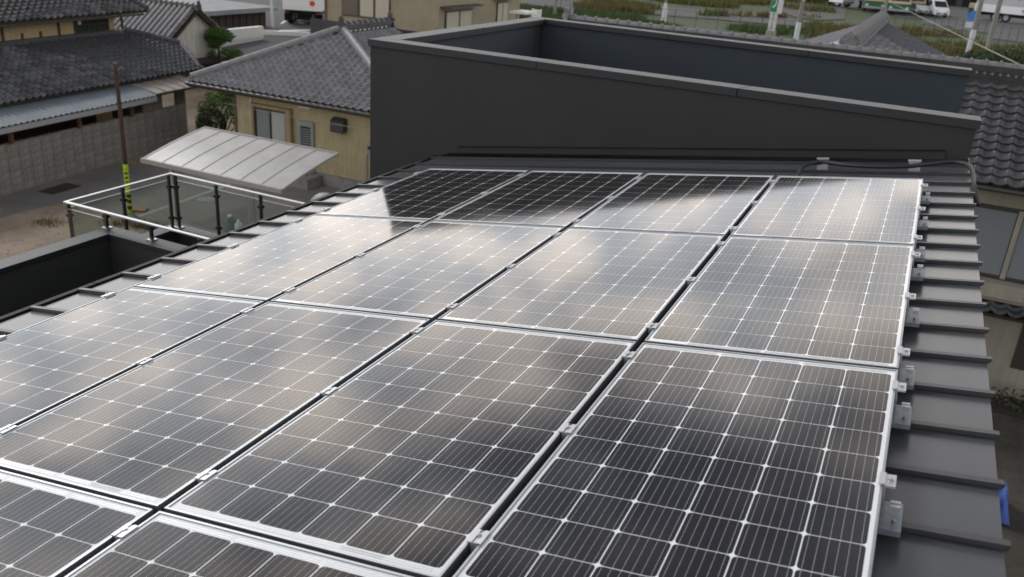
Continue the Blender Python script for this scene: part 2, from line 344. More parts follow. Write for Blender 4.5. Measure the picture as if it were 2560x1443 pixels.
# far lot, gravel track, street at the upper left
pa, pb = gp(2050, 8), gp(2560, 108)
sheet('parking_lot', -70, 120, 60, 330, 3.0, m_lot, 0.05, half((pb.x, pb.y), (pa.x, pa.y)) if False else half((pa.x, pa.y), (pb.x, pb.y)))
def track(name, top, bot, mat, dz):
    strip(name, [(gp(*t), gp(*u)) for t, u in zip(top, bot)], mat, dz)
track('gravel_track', [(1440, 5), (1520, 18), (1640, 18), (1760, 28), (1880, 38), (2000, 52), (2120, 70)],
      [(1450, 14), (1520, 27), (1640, 38), (1760, 48), (1880, 58), (2000, 68), (2120, 84)], m_gravel, 0.06)
track('gravel_patch', [(1905, -5), (1980, 0), (2060, 8), (2120, 14)], [(1930, 25), (1990, 45), (2050, 52), (2110, 50)], m_gravel, 0.07)
sheet('street', -120, -22, 27, 130, 2.0, m_lot, 0.03, lambda x, y: depth(x, y) > 36 and x < -26 + 0 * y and y > 27)
def mark(name, px):
    pts = [gp(*q) for q in px]; b = MB(); b.v = [(q.x, q.y, q.z + 0.05) for q in pts]; b.f = [tuple(range(len(pts)))]
    tag(b.build(name, m_pvc), kind='structure')
mark('road_line', [(700, 62), (706, 62), (716, 55), (711, 54)]); mark('road_line', [(735, 60), (803, 66), (803, 62), (735, 57)])
mark('road_line', [(690, 82), (770, 80), (790, 76), (700, 78)])

# ------------------------------------------------------------------ our own house
A = 0.15298; CA, SA = math.cos(A), math.sin(A); Z0 = 5.9597; SL = (0, -A, 0)
def P2W(x, y, z): return Vector((x * CA - z * SA, y, Z0 + x * SA + z * CA))
ZR = -0.130   # roof sheet level below the panel tops
house = thing('dark_house', 'dark grey modern house whose low metal roof carries the solar panels', 'house')
MB().prism([(-0.5, 0), (4.2, 0), (4.2, 6.36), (-0.5, 5.62)], 10.4, lambda x, z, t: (x, -9 + t, z)).build('wall', m_stucco, house)
roof = MB().box(-0.60, 4.36, -9.2, 1.44, ZR - 0.09, ZR - 0.012).build('roof', m_trim, house, (0, 0, Z0), SL)
PITCH = 0.3325; ribs = [-4.25 + PITCH * k for k in range(-14, 17)]
seam_me = MB().box(-0.615, 4.395, -0.010, 0.010, ZR, ZR + 0.014).box(-0.620, 4.400, -0.014, 0.014, ZR + 0.009, ZR + 0.022).mesh('seam', m_seam)
pan = MB().add([(-0.60, 0.0125, ZR), (4.385, 0.0125, ZR), (4.385, PITCH - 0.0125, ZR), (-0.60, PITCH - 0.0125, ZR),
                (4.385, 0.0125, ZR - 0.03), (4.385, PITCH - 0.0125, ZR - 0.03), (-0.60, 0.0125, ZR - 0.01), (4.36, 0.0125, ZR - 0.01), (4.36, PITCH - 0.0125, ZR - 0.01), (-0.60, PITCH - 0.0125, ZR - 0.01)],
               [(0, 1, 2, 3), (1, 4, 5, 2), (6, 9, 8, 7)])
pan_me = pan.mesh('roof_pan', m_pan)
for y in ribs:
    ob('seam', seam_me, roof, (0, y, 0))
    if y + PITCH < 1.44: ob('roof_pan', pan_me, roof, (0, y, 0))
MB().box(-0.60, 4.385, ribs[-1] + 0.0125, 1.445, ZR - 0.01, ZR).build('roof_pan', m_pan, roof)
# eave trim at the low side, made of lengths with small joints
for k in range(7):
    y0 = -9.2 + k * 1.52
    MB().box(-0.672, -0.622, y0 + 0.004, min(1.2, y0 + 1.516), ZR - 0.10, ZR + 0.012).build('eave_trim', m_trim, roof)
MB().box(-0.622, -0.601, -9.2, 1.2, ZR - 0.10, ZR - 0.02).build('eave_board', m_trim, roof)
MB().box(4.362, 4.383, -9.2, 1.44, ZR - 0.20, ZR - 0.031).build('verge_board', m_seam, roof)
# flashing against the parapet
MB().box(-0.52, 4.2, 1.43, 1.449, ZR + .001, ZR + 0.055).build('flashing', m_stucco, roof)
MB().box(-0.5, 4.2, 1.424, 1.449, ZR + 0.056, ZR + 0.066).build('flashing_lip', m_trim, roof)
# parapet: three walls round a lower flat roof, open to the right
XL, XR, YF, YBL, YBR, ZT = -1.62, 4.35, 1.45, 5.90, 5.58, 6.815
TW = 0.16
MB().box(XL, XR, YF, YF + TW, 0, ZT - 0.076).build('parapet_wall', m_stucco, house)
MB().box(XL, XL + TW, YF + TW + .001, YBL - TW - .03, 0, ZT - 0.076).build('parapet_wall', m_stucco, house)
b = MB(); b.prism([(XL, YBL - TW), (XR, YBR - TW), (XR, YBR), (XL, YBL)], ZT - 0.076, lambda x, y, t: (x, y, t)); b.build('parapet_wall', m_stucco, house)
MB().box(XL + TW + .001, XR - 0.05, YF + TW + .001, YBR - TW - .01, 5.4, 5.95).build('parapet_roof', m_pan, house)
MB().box(XL + TW + .001, XL + TW + .014, YF + TW + .03, YBR - TW - .0, 5.96, ZT - .08).build('inner_wall_tint', m_skytint, house)  # added thin sheets on the inner walls carry the painted sky tint
b = MB(); b.prism([(XL + TW + .02, YBL - TW - .016), (XR - .001, YBR - TW - .014), (XR - .001, YBR - TW - .001), (XL + TW + .02, YBL - TW - .003)], ZT - .08 - 5.96, lambda x, y, t: (x, y, 5.96 + t)); b.build('inner_wall_tint', m_skytint, house)
CW = 0.25; ov = 0.022
def coping(poly): 
    o = MB().prism(poly, 0.075, lambda x, y, t: (x, y, ZT - 0.075 + t)).build('coping', m_coping, house, bevel=0.004); return o
def lerp2(p, q, t): return (p[0] + (q[0] - p[0]) * t, p[1] + (q[1] - p[1]) * t)
def coping_run(o0, o1, i0, i1, n):   # outer edge o0-o1, inner edge i0-i1, split in n lengths with open joints
    for k in range(n):
        g0, g1 = k / n + (.0006 if k else 0), (k + 1) / n - (.0006 if k < n - 1 else 0)
        q = [lerp2(o0, o1, g0), lerp2(o0, o1, g1), lerp2(i0, i1, g1), lerp2(i0, i1, g0)]
        ar = sum(q[j][0] * q[(j + 1) % 4][1] - q[(j + 1) % 4][0] * q[j][1] for j in range(4))
        coping(q if ar > 0 else q[::-1])
coping_run((XL - ov, YF - ov), (XR + .02, YF - ov), (XL - ov + CW, YF + CW - ov), (XR + .02, YF + CW - ov), 3)
coping_run((XL - ov, YF - ov + .004), (XL - ov, YBL + ov - .004), (XL - ov + CW, YF + CW - ov + .004), (XL - ov + CW, YBL - CW + ov - .004), 2)
coping_run((XL - ov, YBL + ov), (XR + .02, YBR + ov), (XL - ov + CW, YBL + ov - CW), (XR + .02, YBR + ov - CW), 3)
# lower terrace A (high parapet) and balcony B at the left
ZA, ZB = 4.08, 3.45
MB().box(-5.28, -5.10, -9, 0.70, 0, ZA - 0.05).build('balcony_wall', m_stucco, house)
MB().box(-5.28, -0.5, 0.701, 0.88, 0, ZA - 0.05).build('balcony_wall', m_stucco, house)
MB().prism([(-5.31, -9), (-5.07, -9), (-5.07, 0.67), (-5.31, 0.91)], 0.06, lambda x, y, t: (x, y, ZA - 0.06 + t)).build('coping', m_coping, house, bevel=0.003)
MB().prism([(-5.31, 0.914), (-5.07, 0.674), (-0.5, 0.674), (-0.5, 0.914)], 0.06, lambda x, y, t: (x, y, ZA - 0.06 + t)).build('coping', m_coping, house, bevel=0.003)
lowroof = MB().box(-5.10, -0.5, -9, 0.70, 3.2, 3.42).build('lower_roof', m_seam, house)
for k in range(12): MB().box(-5.09, -0.51, 0.35 - 0.345 * k, 0.375 - 0.345 * k, 3.42, 3.45).build('seam', m_trim, lowroof)
MB().box(-6.12, -5.94, 0.881, 2.62, 0, ZB - 0.05).build('balcony_wall', m_stucco, house)
MB().box(-6.12, -0.5, 2.621, 2.80, 0, ZB - 0.05).build('balcony_wall', m_stucco, house)
MB().prism([(-6.15, 0.916), (-5.91, 0.916), (-5.91, 2.59), (-6.15, 2.83)], 0.06, lambda x, y, t: (x, y, ZB - 0.06 + t)).build('coping', m_coping, house, bevel=0.003)
MB().prism([(-6.15, 2.834), (-5.91, 2.594), (-0.5, 2.594), (-0.5, 2.834)], 0.06, lambda x, y, t: (x, y, ZB - 0.06 + t)).build('coping', m_coping, house, bevel=0.003)
MB().box(-5.94, -0.5, 0.881, 2.62, 2.5, 2.75).build('balcony_floor', m_seam, house)
MB().box(-5.09, -0.5, 0.882, 0.90, 2.75, ZA - .061).build('balcony_wall', m_stucco, house)

# glass railing round the balcony
ZRL = 4.30
rail = thing('balcony_railing', 'glass balcony railing with bright metal handrail and thin dark posts', 'railing', (-6.0, 0.83, ZB))
def rw(x, y, z): return (x + 6.0, y - 0.83, z - ZB)
hr = MB()
hr.prism([(-3.1, 0.808), (-3.1, 0.850), (-5.98, 0.850), (-5.98, 2.633), (-3.1, 2.633), (-3.1, 2.675), (-6.022, 2.675), (-6.022, 0.808)][::-1], 0.022, lambda x, y, t: rw(x, y, ZRL - 0.022 + t))
hr.build('handrail', m_alu2, rail, bevel=0.003)
def post(x, y, zb):
    p = MB(); X, Y, Zb = rw(x, y, zb)
    p.cbox(X, Y, (Zb + ZRL - ZB - 0.022) / 2, 0.036, 0.036, ZRL - 0.022 - zb).build('post', m_blk, rail)
    o = MB(); o.cbox(X, Y, Zb + 0.006, 0.10, 0.10, 0.012).build('post_foot', m_alu, rail)
    for zz in (zb + 0.16, ZRL - 0.20):
        if zz > zb + 0.1: MB().cbox(X, Y, zz - ZB, 0.075, 0.06, 0.045).build('glass_clip', m_blk, rail)
nearx = [at(x, y, Z=ZRL).x for x, y in ((258, 531), (372, 560), (501, 592))]
farx = [at(x, y, Z=ZRL).x for x, y in ((437, 435), (539, 458), (648, 484), (763, 510))]
post(-6.0, 0.865, ZB); post(-6.0, 1.75, ZB); post(-6.0, 2.60, ZB)
for x in nearx: post(x, 0.828, ZA)
for x in farx: post(x, 2.655, ZB)
def pane(x0, x1, y0, y1, z0, z1):
    o = MB(); a = rw(x0, y0, z0); c = rw(x1, y1, z1); o.box(a[0], c[0], a[1], c[1], a[2], c[2]).build('glass_pane', m_glass, rail)
    e = MB(); e.box(a[0], c[0], a[1], c[1], c[2] + .0005, c[2] + 0.006).build('pane_edge', m_alu2, rail)
pane(-6.004, -5.996, 0.89, 1.72, ZB + 0.05, ZRL - 0.10); pane(-6.004, -5.996, 1.78, 2.57, ZB + 0.05, ZRL - 0.10)
fx = [-5.98] + farx + [-2.9]
for i in range(1, len(fx) - 1): pane(fx[i] + 0.03, fx[i + 1] - 0.03, 2.651, 2.659, ZB + 0.05, ZRL - 0.10)
pane(-5.97, nearx[0] - 0.03, 0.824, 0.832, ZB + 0.05, ZRL - 0.10)

# ------------------------------------------------------------------ solar panels
PX, PY, PW, PL = 1.02, 1.68975, 0.990, 1.672
CS, CSY, GX, GY = 0.1549, 0.1566, 0.1588, 0.1592
ch = 0.0125
oct_ = []
h = CS / 2; hy_ = CSY / 2
for sx, sy in ((1, -1), (1, 1), (-1, 1), (-1, -1)):
    pts = [(sx * h, sy * (hy_ - ch)), (sx * (h - ch * .3), sy * (hy_ - ch * .3)), (sx * (h - ch), sy * hy_)]
    oct_ += pts if sx * sy > 0 else pts[::-1]
cell_me = MB().prism(oct_, 0.00015, lambda x, y, t: (x, y, t)).mesh('cell', m_cell)
fz0, fz1, lip = -0.035, 0.0, 0.0075
fr = MB()
hw, hl = PW / 2, PL / 2
for x0, x1, y0, y1 in ((-hw, -hw + lip, -hl, hl), (hw - lip, hw, -hl, hl), (-hw + lip, hw - lip, -hl, -hl + lip), (-hw + lip, hw - lip, hl - lip, hl)):
    fr.box(x0, x1, y0, y1, fz1 - 0.0035, fz1)
frame_me = fr.mesh('frame', m_alu)
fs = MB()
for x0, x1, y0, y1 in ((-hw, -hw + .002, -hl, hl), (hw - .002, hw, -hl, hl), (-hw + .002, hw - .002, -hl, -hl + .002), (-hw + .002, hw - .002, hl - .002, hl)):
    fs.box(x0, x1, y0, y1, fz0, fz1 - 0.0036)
side_me = fs.mesh('frame_side', m_alushade)
back_me = MB().box(-hw + lip, hw - lip, -hl + lip, hl - lip, -0.008, -0.0042).mesh('backsheet', m_back)
# string ribbons seen across the end margins of each panel
rb = MB()
for sy in (-1, 1):
    for k in range(3):
        x0 = -0.475 + 0.317 * k + (0.158 if sy < 0 and k < 2 else 0)
        for q in range(2): rb.box(x0 + q * 0.002, x0 + 0.30, sy * (0.804 + q * 0.009) - 0.0017, sy * (0.804 + q * 0.009) + 0.0017, -0.0042, -0.0034)
rib_me = rb.mesh('string_ribbon', m_alu2)
gapw = PX - PW
clamp = MB().prism([(-gapw / 2 - .0075, .0015), (gapw / 2 + .0075, .0015), (gapw / 2 + .0075, .0050), (.006, .0050), (.006, -.001), (-.006, -.001), (-.006, .0050), (-gapw / 2 - .0075, .0050)], 0.062, lambda x, z, t: (x, t - 0.031, z))
clamp.box(-gapw / 2 + .003, gapw / 2 - .003, -.031, .031, -0.030, -.0011)
clamp_me = clamp.mesh('mid_clamp', m_alu2)
bolt_me = MB().tube((0, 0, -.001), (0, 0, .0075), .0075, n=10).tube((0, 0, .0075), (0, 0, .010), .0045, n=6).mesh('bolt', m_steel)
# end bracket on the right: clamp cap, step block and seam-gripping foot
br = MB().box(-.012, .006, -.034, .034, .0015, .006).box(.004, .034, -.034, .034, -.006, .0005).box(.001, .006, -.034, .034, -.06, .0015)
cap_me = br.mesh('end_clamp', m_alu2)
st = MB().box(.024, .052, -.050, -.036, -.050, -.043).box(.024, .052, -.068, -.053, -.050, -.045).box(.027, .049, -.066, -.038, -.064, -.0505)
step_me = st.mesh('clamp_block', m_alu2)
ft = MB().box(-.012, .058, -.135, .006, -.0805, -.078).box(-.012, .058, -.141, -.135, -.096, -.078).box(-.012, .058, .006, .010, -.096, -.078).box(-.008, .054, -.118, -.098, -.106, -.0806)
foot_me = ft.mesh('seam_foot', m_gal)
ROWN = ['row against the dark parapet', 'second row from the dark parapet', 'third row from the dark parapet', 'nearest row']
COLN = ['leftmost column by the eave', 'second column from the left', 'third column from the left', 'rightmost column by the brackets']
def clamp_ys(j):
    c0 = -(j + .5) * PY; f = -0.21 - 1.6625 * j
    return [f - 0.665 * k - c0 for k in range(3)]
for j in range(4):
    for i in range(4):
        if j == 3 and i in (0, 3): continue
        t = thing('solar_panel', 'solar panel in the ' + ROWN[j] + ', ' + COLN[i], 'solar panel', P2W((i + .5) * PX, -(j + .5) * PY, 0), SL, 'solar panels on the metal roof')
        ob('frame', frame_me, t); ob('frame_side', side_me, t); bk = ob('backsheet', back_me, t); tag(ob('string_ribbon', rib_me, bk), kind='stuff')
        for r in range(10):
            for c in range(6): ob('cell', cell_me, t, ((c - 2.5) * GX, (r - 4.5) * GY, -0.0042))
        for y in clamp_ys(j):
            if i < 3:
                k = ob('mid_clamp', clamp_me, t, (PX / 2, y, 0)); ob('bolt', bolt_me, k, (0.001, 0.004, 0))
            else:
                k = ob('end_clamp', cap_me, t, (PW / 2, y, 0)); ob('bolt', bolt_me, k, (0.02, 0, -.001))
                k2 = ob('seam_foot', foot_me, t, (PW / 2, y, 0)); ob('clamp_block', step_me, k2, (0, 0, 0))
                ob('bolt', bolt_me, k2, (0.038, -.095, -.078))
            if i == 0:
                k = ob('end_clamp', cap_me, t, (-PW / 2, y, 0), (0, 0, math.pi)); ob('bolt', bolt_me, k, (0.02, 0, -.001))
# rails across the seams under the panels
MB().box(0.02, 4.06, -0.06, 0, 0, 0.03)
# black conduit along the parapet foot, on two clips
cond = thing('conduit', 'black corrugated cable conduit running along the foot of the dark parapet', 'conduit', P2W(3.2, 0.8, ZR), SL)
def rp(x, y, z): return (x - 3.2, y - 0.8, z)
def pxr(px, py, zp):  # pixel to roof-parallel plane, panel coordinates
    n = Vector((-SA, 0, CA)); r = ray(px, py); o = Vector((0, 0, Z0)); t = (zp - n.dot(CAMP - o)) / n.dot(r); p = CAMP + r * t - o
    return Vector((p.x * CA + p.z * SA, p.y, zp))
zc_ = ZR + 0.075
way = [(1985, 445), (1995, 430), (2008, 417), (2030, 408), (2060, 405), (2120, 413), (2200, 417), (2270, 416), (2310, 412), (2370, 406), (2405, 408), (2425, 418), (2434, 432), (2437, 450)]
pts = []
for q in way:
    w = pxr(*q, zc_); pts.append(Vector(rp(w.x, w.y, 0.075)))
pts[0].z = 0.03; pts[1].z = .05; pts[-1].z = 0.02; pts[-2].z = 0.055; pts.append(pts[-1] + Vector((0.03, -0.12, -0.10)))
def spline(pts, n):
    out = []
    for i in range(len(pts) - 1):
        p0, p1, p2, p3 = pts[max(i - 1, 0)], pts[i], pts[i + 1], pts[min(i + 2, len(pts) - 1)]
        for k in range(n):
            u = k / n; out.append(0.5 * ((2 * p1) + (p2 - p0) * u + (2 * p0 - 5 * p1 + 4 * p2 - p3) * u * u + (3 * p1 - p0 - 3 * p2 + p3) * u ** 3))
    return out + [pts[-1]]
sp_ = spline(pts, 14)
MB().path(sp_, lambda k: 0.0175 if k % 2 else 0.0150, 8).build('tube', m_rubber, cond, smooth=True)
for cx, cy in ((2057, 410), (2286, 416)):
    w = pxr(cx, cy, ZR + 0.05); X, Y, _ = rp(w.x, w.y, 0)
    c_ = MB().box(X - .042, X + .042, Y - .026, Y - .022, 0.0, 0.075).box(X - .048, X + .048, Y - .026, Y + .03, 0.094, 0.098).box(X - .042, X + .042, Y + .026, Y + .030, 0.0, 0.0935).box(X - .042, X + .042, Y - .0215, Y + .0255, 0.0, .006)
    k = c_.build('clip', m_alu2, cond)
    MB().path([(X - .05, Y - .03, .045), (X, Y - .029, .058), (X + .05, Y - .03, .088)], 0.004, 5).build('tie_wire', m_rubber, k)

# ------------------------------------------------------------------ tiled roofs
def tile_mesh(name, w, ln, mat, amp=0.07):
    prof = [(0, .78), (.06, 1.0), (.15, .92), (.23, .50), (.36, .14), (.55, 0.0), (.74, .10), (.90, .36), (1.01, .76)]
    b = MB(); n = len(prof); lift = 0.046; th = 0.034
    for yy, zz in ((-0.008, lift), (ln, 0.0)):
        for a, c in prof: b.v.append((a * w, yy, zz + c * amp))
    for a, c in prof: b.v.append((a * w, -0.008, lift + c * amp - th))
    for i in range(n - 1):
        b.f.append((i, i + 1, n + i + 1, n + i)); b.f.append((2 * n + i, 2 * n + i + 1, i + 1, i))
    me = b.mesh(name, mat, smooth=False)
    me.polygons.foreach_set('use_smooth', [k % 2 == 0 for k in range(len(me.polygons))])
    return me, b
def tile_roof(parent, O, ux, us, polyloc, ncol, nrow, mat, w=0.27, e=0.235, inside=None, nmax=300, key=None, deck=m_wood, x0=0.0, amp=0.07):
    """roof part at O with local axes along eave, up the slope, normal; polyloc = deck outline in local coords"""
    ux, us = Vector(ux).normalized(), Vector(us).normalized(); nz = ux.cross(us).normalized()
    d = MB().prism(polyloc, 0.06, lambda x, y, t: (x, y, t - 0.075)).build('roof', deck, parent)
    d.matrix_local = Matrix(((ux.x, us.x, nz.x, O[0]), (ux.y, us.y, nz.y, O[1]), (ux.z, us.z, nz.z, O[2]), (0, 0, 0, 1)))
    me, tb = tile_mesh('tile', w, e + 0.05, mat, amp)
    cells = [(c, r) for r in range(nrow) for c in range(ncol) if inside is None or inside(x0 + (c + .5) * w, (r + .45) * e)]
    if key: cells.sort(key=lambda q: key(x0 + (q[0] + .5) * w, (q[1] + .5) * e))
    rest = MB()
    for k, (c, r) in enumerate(cells):
        jz = random.uniform(-.003, .003); jx = random.uniform(-.004, .004); rz = random.uniform(-.012, .012)
        if k < nmax: ob('tile', me, d, (x0 + c * w + jx, r * e, jz), (0, 0, rz))
        else: rest.add([(v[0] + x0 + c * w + jx, v[1] + r * e, v[2] + jz) for v in tb.v], tb.f)
    if rest.v: tag(rest.build('tile_field', mat, d, smooth=False), kind='stuff')
    return d
def eave_discs(*a): pass
def ridge_caps(parent, p0, p1, mat, r=0.075, ln=0.28, base=(0.20, 0.10), collar=True, name='ridge_tile', basemat=None):
    p0, p1 = Vector(p0), Vector(p1); d = (p1 - p0); n = max(1, int(d.length / ln)); d.normalize()
    sd = d.cross(Vector((0, 0, 1))).normalized(); up = sd.cross(d).normalized(); step = (p1 - p0).length / n
    b = MB()
    K = 8
    for yy, rr in ((0, r * 1.36 if collar else r), (0.04, r * 1.36 if collar else r), (0.041, r), (step + .01, r * .98)):
        for i in range(K + 1):
            a = math.pi * i / K; b.v.append((math.cos(a) * rr, yy, math.sin(a) * rr * .95))
    for q in range(3):
        for i in range(K):
            o = q * (K + 1) + i; b.f.append((o, o + 1, o + K + 2, o + K + 1))
    b.f.append(tuple(range(K + 1))); b.f.append(tuple(range(3 * (K + 1), 4 * (K + 1)))[::-1])
    me = b.mesh(name, mat, smooth=True)
    mt = Matrix(((sd.x, d.x, up.x, p0.x), (sd.y, d.y, up.y, p0.y), (sd.z, d.z, up.z, p0.z), (0, 0, 0, 1)))
    bs = MB(); nl = 3
    for q in range(nl):
        hw_ = base[0] / 2 + 0.02 * (nl - 1 - q) + 0.01; z1 = -base[1] * q / nl; z0 = -base[1] * (q + 1) / nl + .006
        bs.box(-hw_ + .02 * 0, hw_, 0, (p1 - p0).length, z0, z1)
        bs.box(-hw_ + .015, hw_ - .015, .003, (p1 - p0).length - .003, z0 - .006, z0)
    bo = bs.build('ridge_base', basemat or mat, parent); bo.matrix_local = mt
    for k in range(n): ob(name, me, bo, (0, k * step, 0))
    return bo
def onigawara(parent, p, ang, mat, s=1.0):
    prof = [(-.20, -.22), (-.16, .0), (-.19, .10), (-.10, .12), (-.09, .26), (0, .34), (.09, .26), (.10, .12), (.19, .10), (.16, 0), (.20, -.22)]
    o = MB().prism([(a * s, c * s) for a, c in prof][::-1], 0.09 * s, lambda x, z, t: (x, t - .045 * s, z)).build('ridge_end', mat, parent, p, (0, 0, ang), bevel=0.01)
    MB().tube((0, -.06 * s, .03 * s), (0, .06 * s, .03 * s), .075 * s, n=10).build('crest', mat, o)
    return o

# neighbour house to the right, behind the parapet
YE, ZE, YR = 11.15, 4.27, 13.75
ZRG = 5.80
nb = thing('tiled_house', 'house with grey pantile roof and long ridge behind the dark parapet', 'house', (1.5, 12, 0))
bx = 1.5; by = 12.0
def nloc(x, y, z): return (x - bx, y - by, z)
nx0, nx1 = -4.35, 9.0
slope_v = Vector((0, YR - YE, ZRG - ZE)); slen = slope_v.length
tile_roof(nb, nloc(nx0, YE, ZE), (1, 0, 0), slope_v, [(0, 0.03), (nx1 - nx0, 0.03), (nx1 - nx0, slen), (0, slen)], int((nx1 - nx0) / .27), 13, m_tile_dk,
          e=slen / 13.05, amp=.048, nmax=300, key=lambda x, y: abs((x + nx0) - 5.6))
bsl = Vector((0, -(YR - YE), ZRG - ZE))
tile_roof(nb, nloc(nx1, 2 * YR - YE, ZE), (-1, 0, 0), bsl, [(0, 0.03), (nx1 - nx0, 0.03), (nx1 - nx0, slen), (0, slen)], int((nx1 - nx0) / .27), 13, m_tile_dk, e=slen / 13.05, nmax=0)
zcap = at(2440, 148, Y=YR).z
rbse = ridge_caps(nb, nloc(nx0, YR, zcap - .085), nloc(nx1, YR, zcap - .085), m_cap, r=0.085, ln=0.272, base=(0.22, zcap - .085 - ZRG + 0.06), basemat=m_ridgebase)
onigawara(nb, nloc(nx0 + .12, YR, zcap + .04), math.pi / 2, m_cap, 1.15)
orn = MB()
for k in range(92):
    x = nx0 + 0.15 + k * 0.143
    orn.prism([(-.035, 0), (0, -.03), (.035, 0), (0, .03)], .02, lambda a, c, t: (x - bx + a, YR - by - .158 - t, zcap - .235 + c))
orn.build('ridge_ornament', m_cap, nb)
YW = 11.75
MB().box(nx0 + .5 - bx, nx1 - .5 - bx, YW - by, 2 * YR - YW - by, 0.0, 4.3).build('wall', m_nbwall, nb)
MB().box(nx0 + .2 - bx, nx1 - bx, YE + .06 - by, YW - by, 4.16, 4.20).build('soffit', m_wood, nb)
MB().tube(nloc(nx0, YE - .06, ZE - .06), nloc(nx1, YE - .06, ZE - .06), .045, n=8).build('gutter', m_frame, nb)
for s_ in (0, 1):
    MB().prism([(YE + .1, 4.2), (2 * YR - YE - .1, 4.2), (YR, ZRG - .1)], .1, lambda y, z, t: ((nx0 + .5 if s_ == 0 else nx1 - .6) + t - bx, y - by, z)).build('gable_wall', m_nbwall, nb)
wa, wb = at(2442, 512, Y=YW), at(2522, 690, Y=YW); wtop, wbot = wa.z, at(2500, 690, Y=YW).z
wx0, wx1 = 3.6, 7.4
wf = MB().box(wx0 - bx, wx1 - bx, YW - .05 - by, YW + .0 - by, wbot - .06, wtop + .05).build('window', m_frame, nb)
xm = at(2533, 600, Y=YW).x
for q, (a, c) in enumerate(((wx0 + .08, xm - .06), (xm + .06, wx1 - .08))):
    MB().box(a - bx, c - bx, YW - .06 - by, YW - .052 - by, wbot + .02, wtop - .03).build('pane', m_pane, wf)
MB().box(xm - .045 - bx, xm + .045 - bx, YW - .085 - by, YW - .051 - by, wbot - .03, wtop + .03).build('mullion', m_nbwall, wf)
zs = at(2460, 742, Y=YW - .35).z
MB().box(wx0 - .3 - bx, wx1 + .3 - bx, YW - .34 - by, YW - .001 - by, zs + .02, wbot - .07).build('sill_box', m_nbwall, nb)
MB().box(wx0 - .32 - bx, wx1 + .32 - bx, YW - .38 - by, YW - .0 - by, zs - .03, zs + .018).build('sill_board', M('faded board', (.24, .17, .14), .7), nb)
ze2 = at(2500, 790, Y=YW - .75).z
tile_roof(nb, nloc(wx0 - .6, YW - .75, ze2), (1, 0, 0), (0, .74, zs - ze2 - .04), [(0, .02), (4.9, .02), (4.9, .78), (0, .78)], 18, 3, m_tile_dk, nmax=60)
MB().box(5.2, 6.8, YW - .03 - by, YW - .001 - by, .6, 1.55).build('window', m_frame, nb)
# strip of garden and the blue sheet below the right eave
plb = thing('planting_bed', 'dark planting strip with low leaves at the foot of the neighbour wall', 'plants', (6.5, YW - .6, 0))
lm = MB(); rr = random.Random(4)
for k in range(700):
    x, y, z = rr.uniform(-2, 3), rr.uniform(-.35, .35), rr.uniform(.03, .28); a = rr.uniform(0, 6.3); s = rr.uniform(.05, .12)
    lm.add([(x, y, z), (x + s * math.cos(a), y + s * math.sin(a), z + .04), (x + s * .6 * math.cos(a + .8), y + s * .6 * math.sin(a + .8), z + .06)], [(0, 1, 2)])
tag(lm.build('leaves', m_leafd, plb), kind='stuff'); MB().box(-2.2, 3.2, -.4, .4, .012, .05).build('soil', M('soil', (.03, .024, .018), .95, 0, .3, 5), plb)
tp = at(2500, 1245, Z=0.25)
tarp = MB(); nn_ = 12
for j in range(nn_ + 1):
    for i in range(nn_ + 1):
        u, v = i / nn_ - .5, j / nn_ - .5
        tarp.v.append((tp.x + u * .30 + .02 * math.sin(9 * v), tp.y + v * .85, 0.06 + .42 * max(0, 1 - (2 * u) ** 2) * max(0, 1 - (2 * v) ** 4) + .05 * mnoise.noise((u * 6, v * 6, 1.5))))
for j in range(nn_):
    for i in range(nn_):
        a = j * (nn_ + 1) + i; tarp.f.append((a, a + 1, a + nn_ + 2, a + nn_ + 1))
tag(tarp.build('tarp', m_blue, smooth=True), 'crumpled blue plastic sheet on the ground below the metal roof edge', 'tarp')

# house beyond with its ridge running away
fh = thing('far_tiled_house', 'grey tiled house whose round-capped ridge points away behind the long ridge', 'house', (1.75, 27, 0))
FR0, FR1 = at(2122, 108, Z=5.75), at(2207, 48, Z=5.75)
fx_, fy0, fy1, fz = (FR0.x + FR1.x) / 2, FR0.y, FR1.y, 5.75
ex = at(2350, 142, Z=4.3)
ez = 4.45; run = 2.9
def fl(x, y, z): return (x - 1.75, y - 27, z)
fs_ = Vector((-run, 0, fz - .12 - ez)); fl_ = fs_.length
Lf = fy1 - fy0 + 1.0
tile_roof(fh, fl(fx_ + run, fy0 - .5, ez), (0, 1, 0), fs_, [(0, .03), (Lf, .03), (Lf, fl_), (0, fl_)], int(Lf / .3), 13, m_tile_md, w=.30, e=fl_ / 13, nmax=300, key=lambda x, y: x)
fs2 = Vector((run, 0, fz - .12 - ez))
tile_roof(fh, fl(fx_ - run, fy1 + .5, ez), (0, -1, 0), fs2, [(0, .03), (Lf, .03), (Lf, fl_), (0, fl_)], int(Lf / .3), 13, m_tile_md, w=.30, e=fl_ / 13, nmax=200, key=lambda x, y: -x)
ridge_caps(fh, fl(fx_, fy0 - .4, fz), fl(fx_, fy1 + .4, fz), m_cap, r=.22, ln=.36, base=(.42, .30), basemat=m_tile_md)
onigawara(fh, fl(fx_, fy0 - .45, fz), 0, m_cap, 1.1); onigawara(fh, fl(fx_, fy1 + .45, fz), 0, m_cap, 1.3)
MB().box(-run + .6, run - .6, fy0 - 27, fy1 - 27, 0, ez - .05).build('wall', m_nbwall, fh)
for s_ in (fy0 + .0, fy1 - .1): MB().prism([(-run + .62, ez - .05), (run - .62, ez - .05), (0, fz - .5)], .1, lambda x, z, t: (x + fx_ - 1.75, s_ - 27 + t, z)).build('gable_wall', m_nbwall, fh)

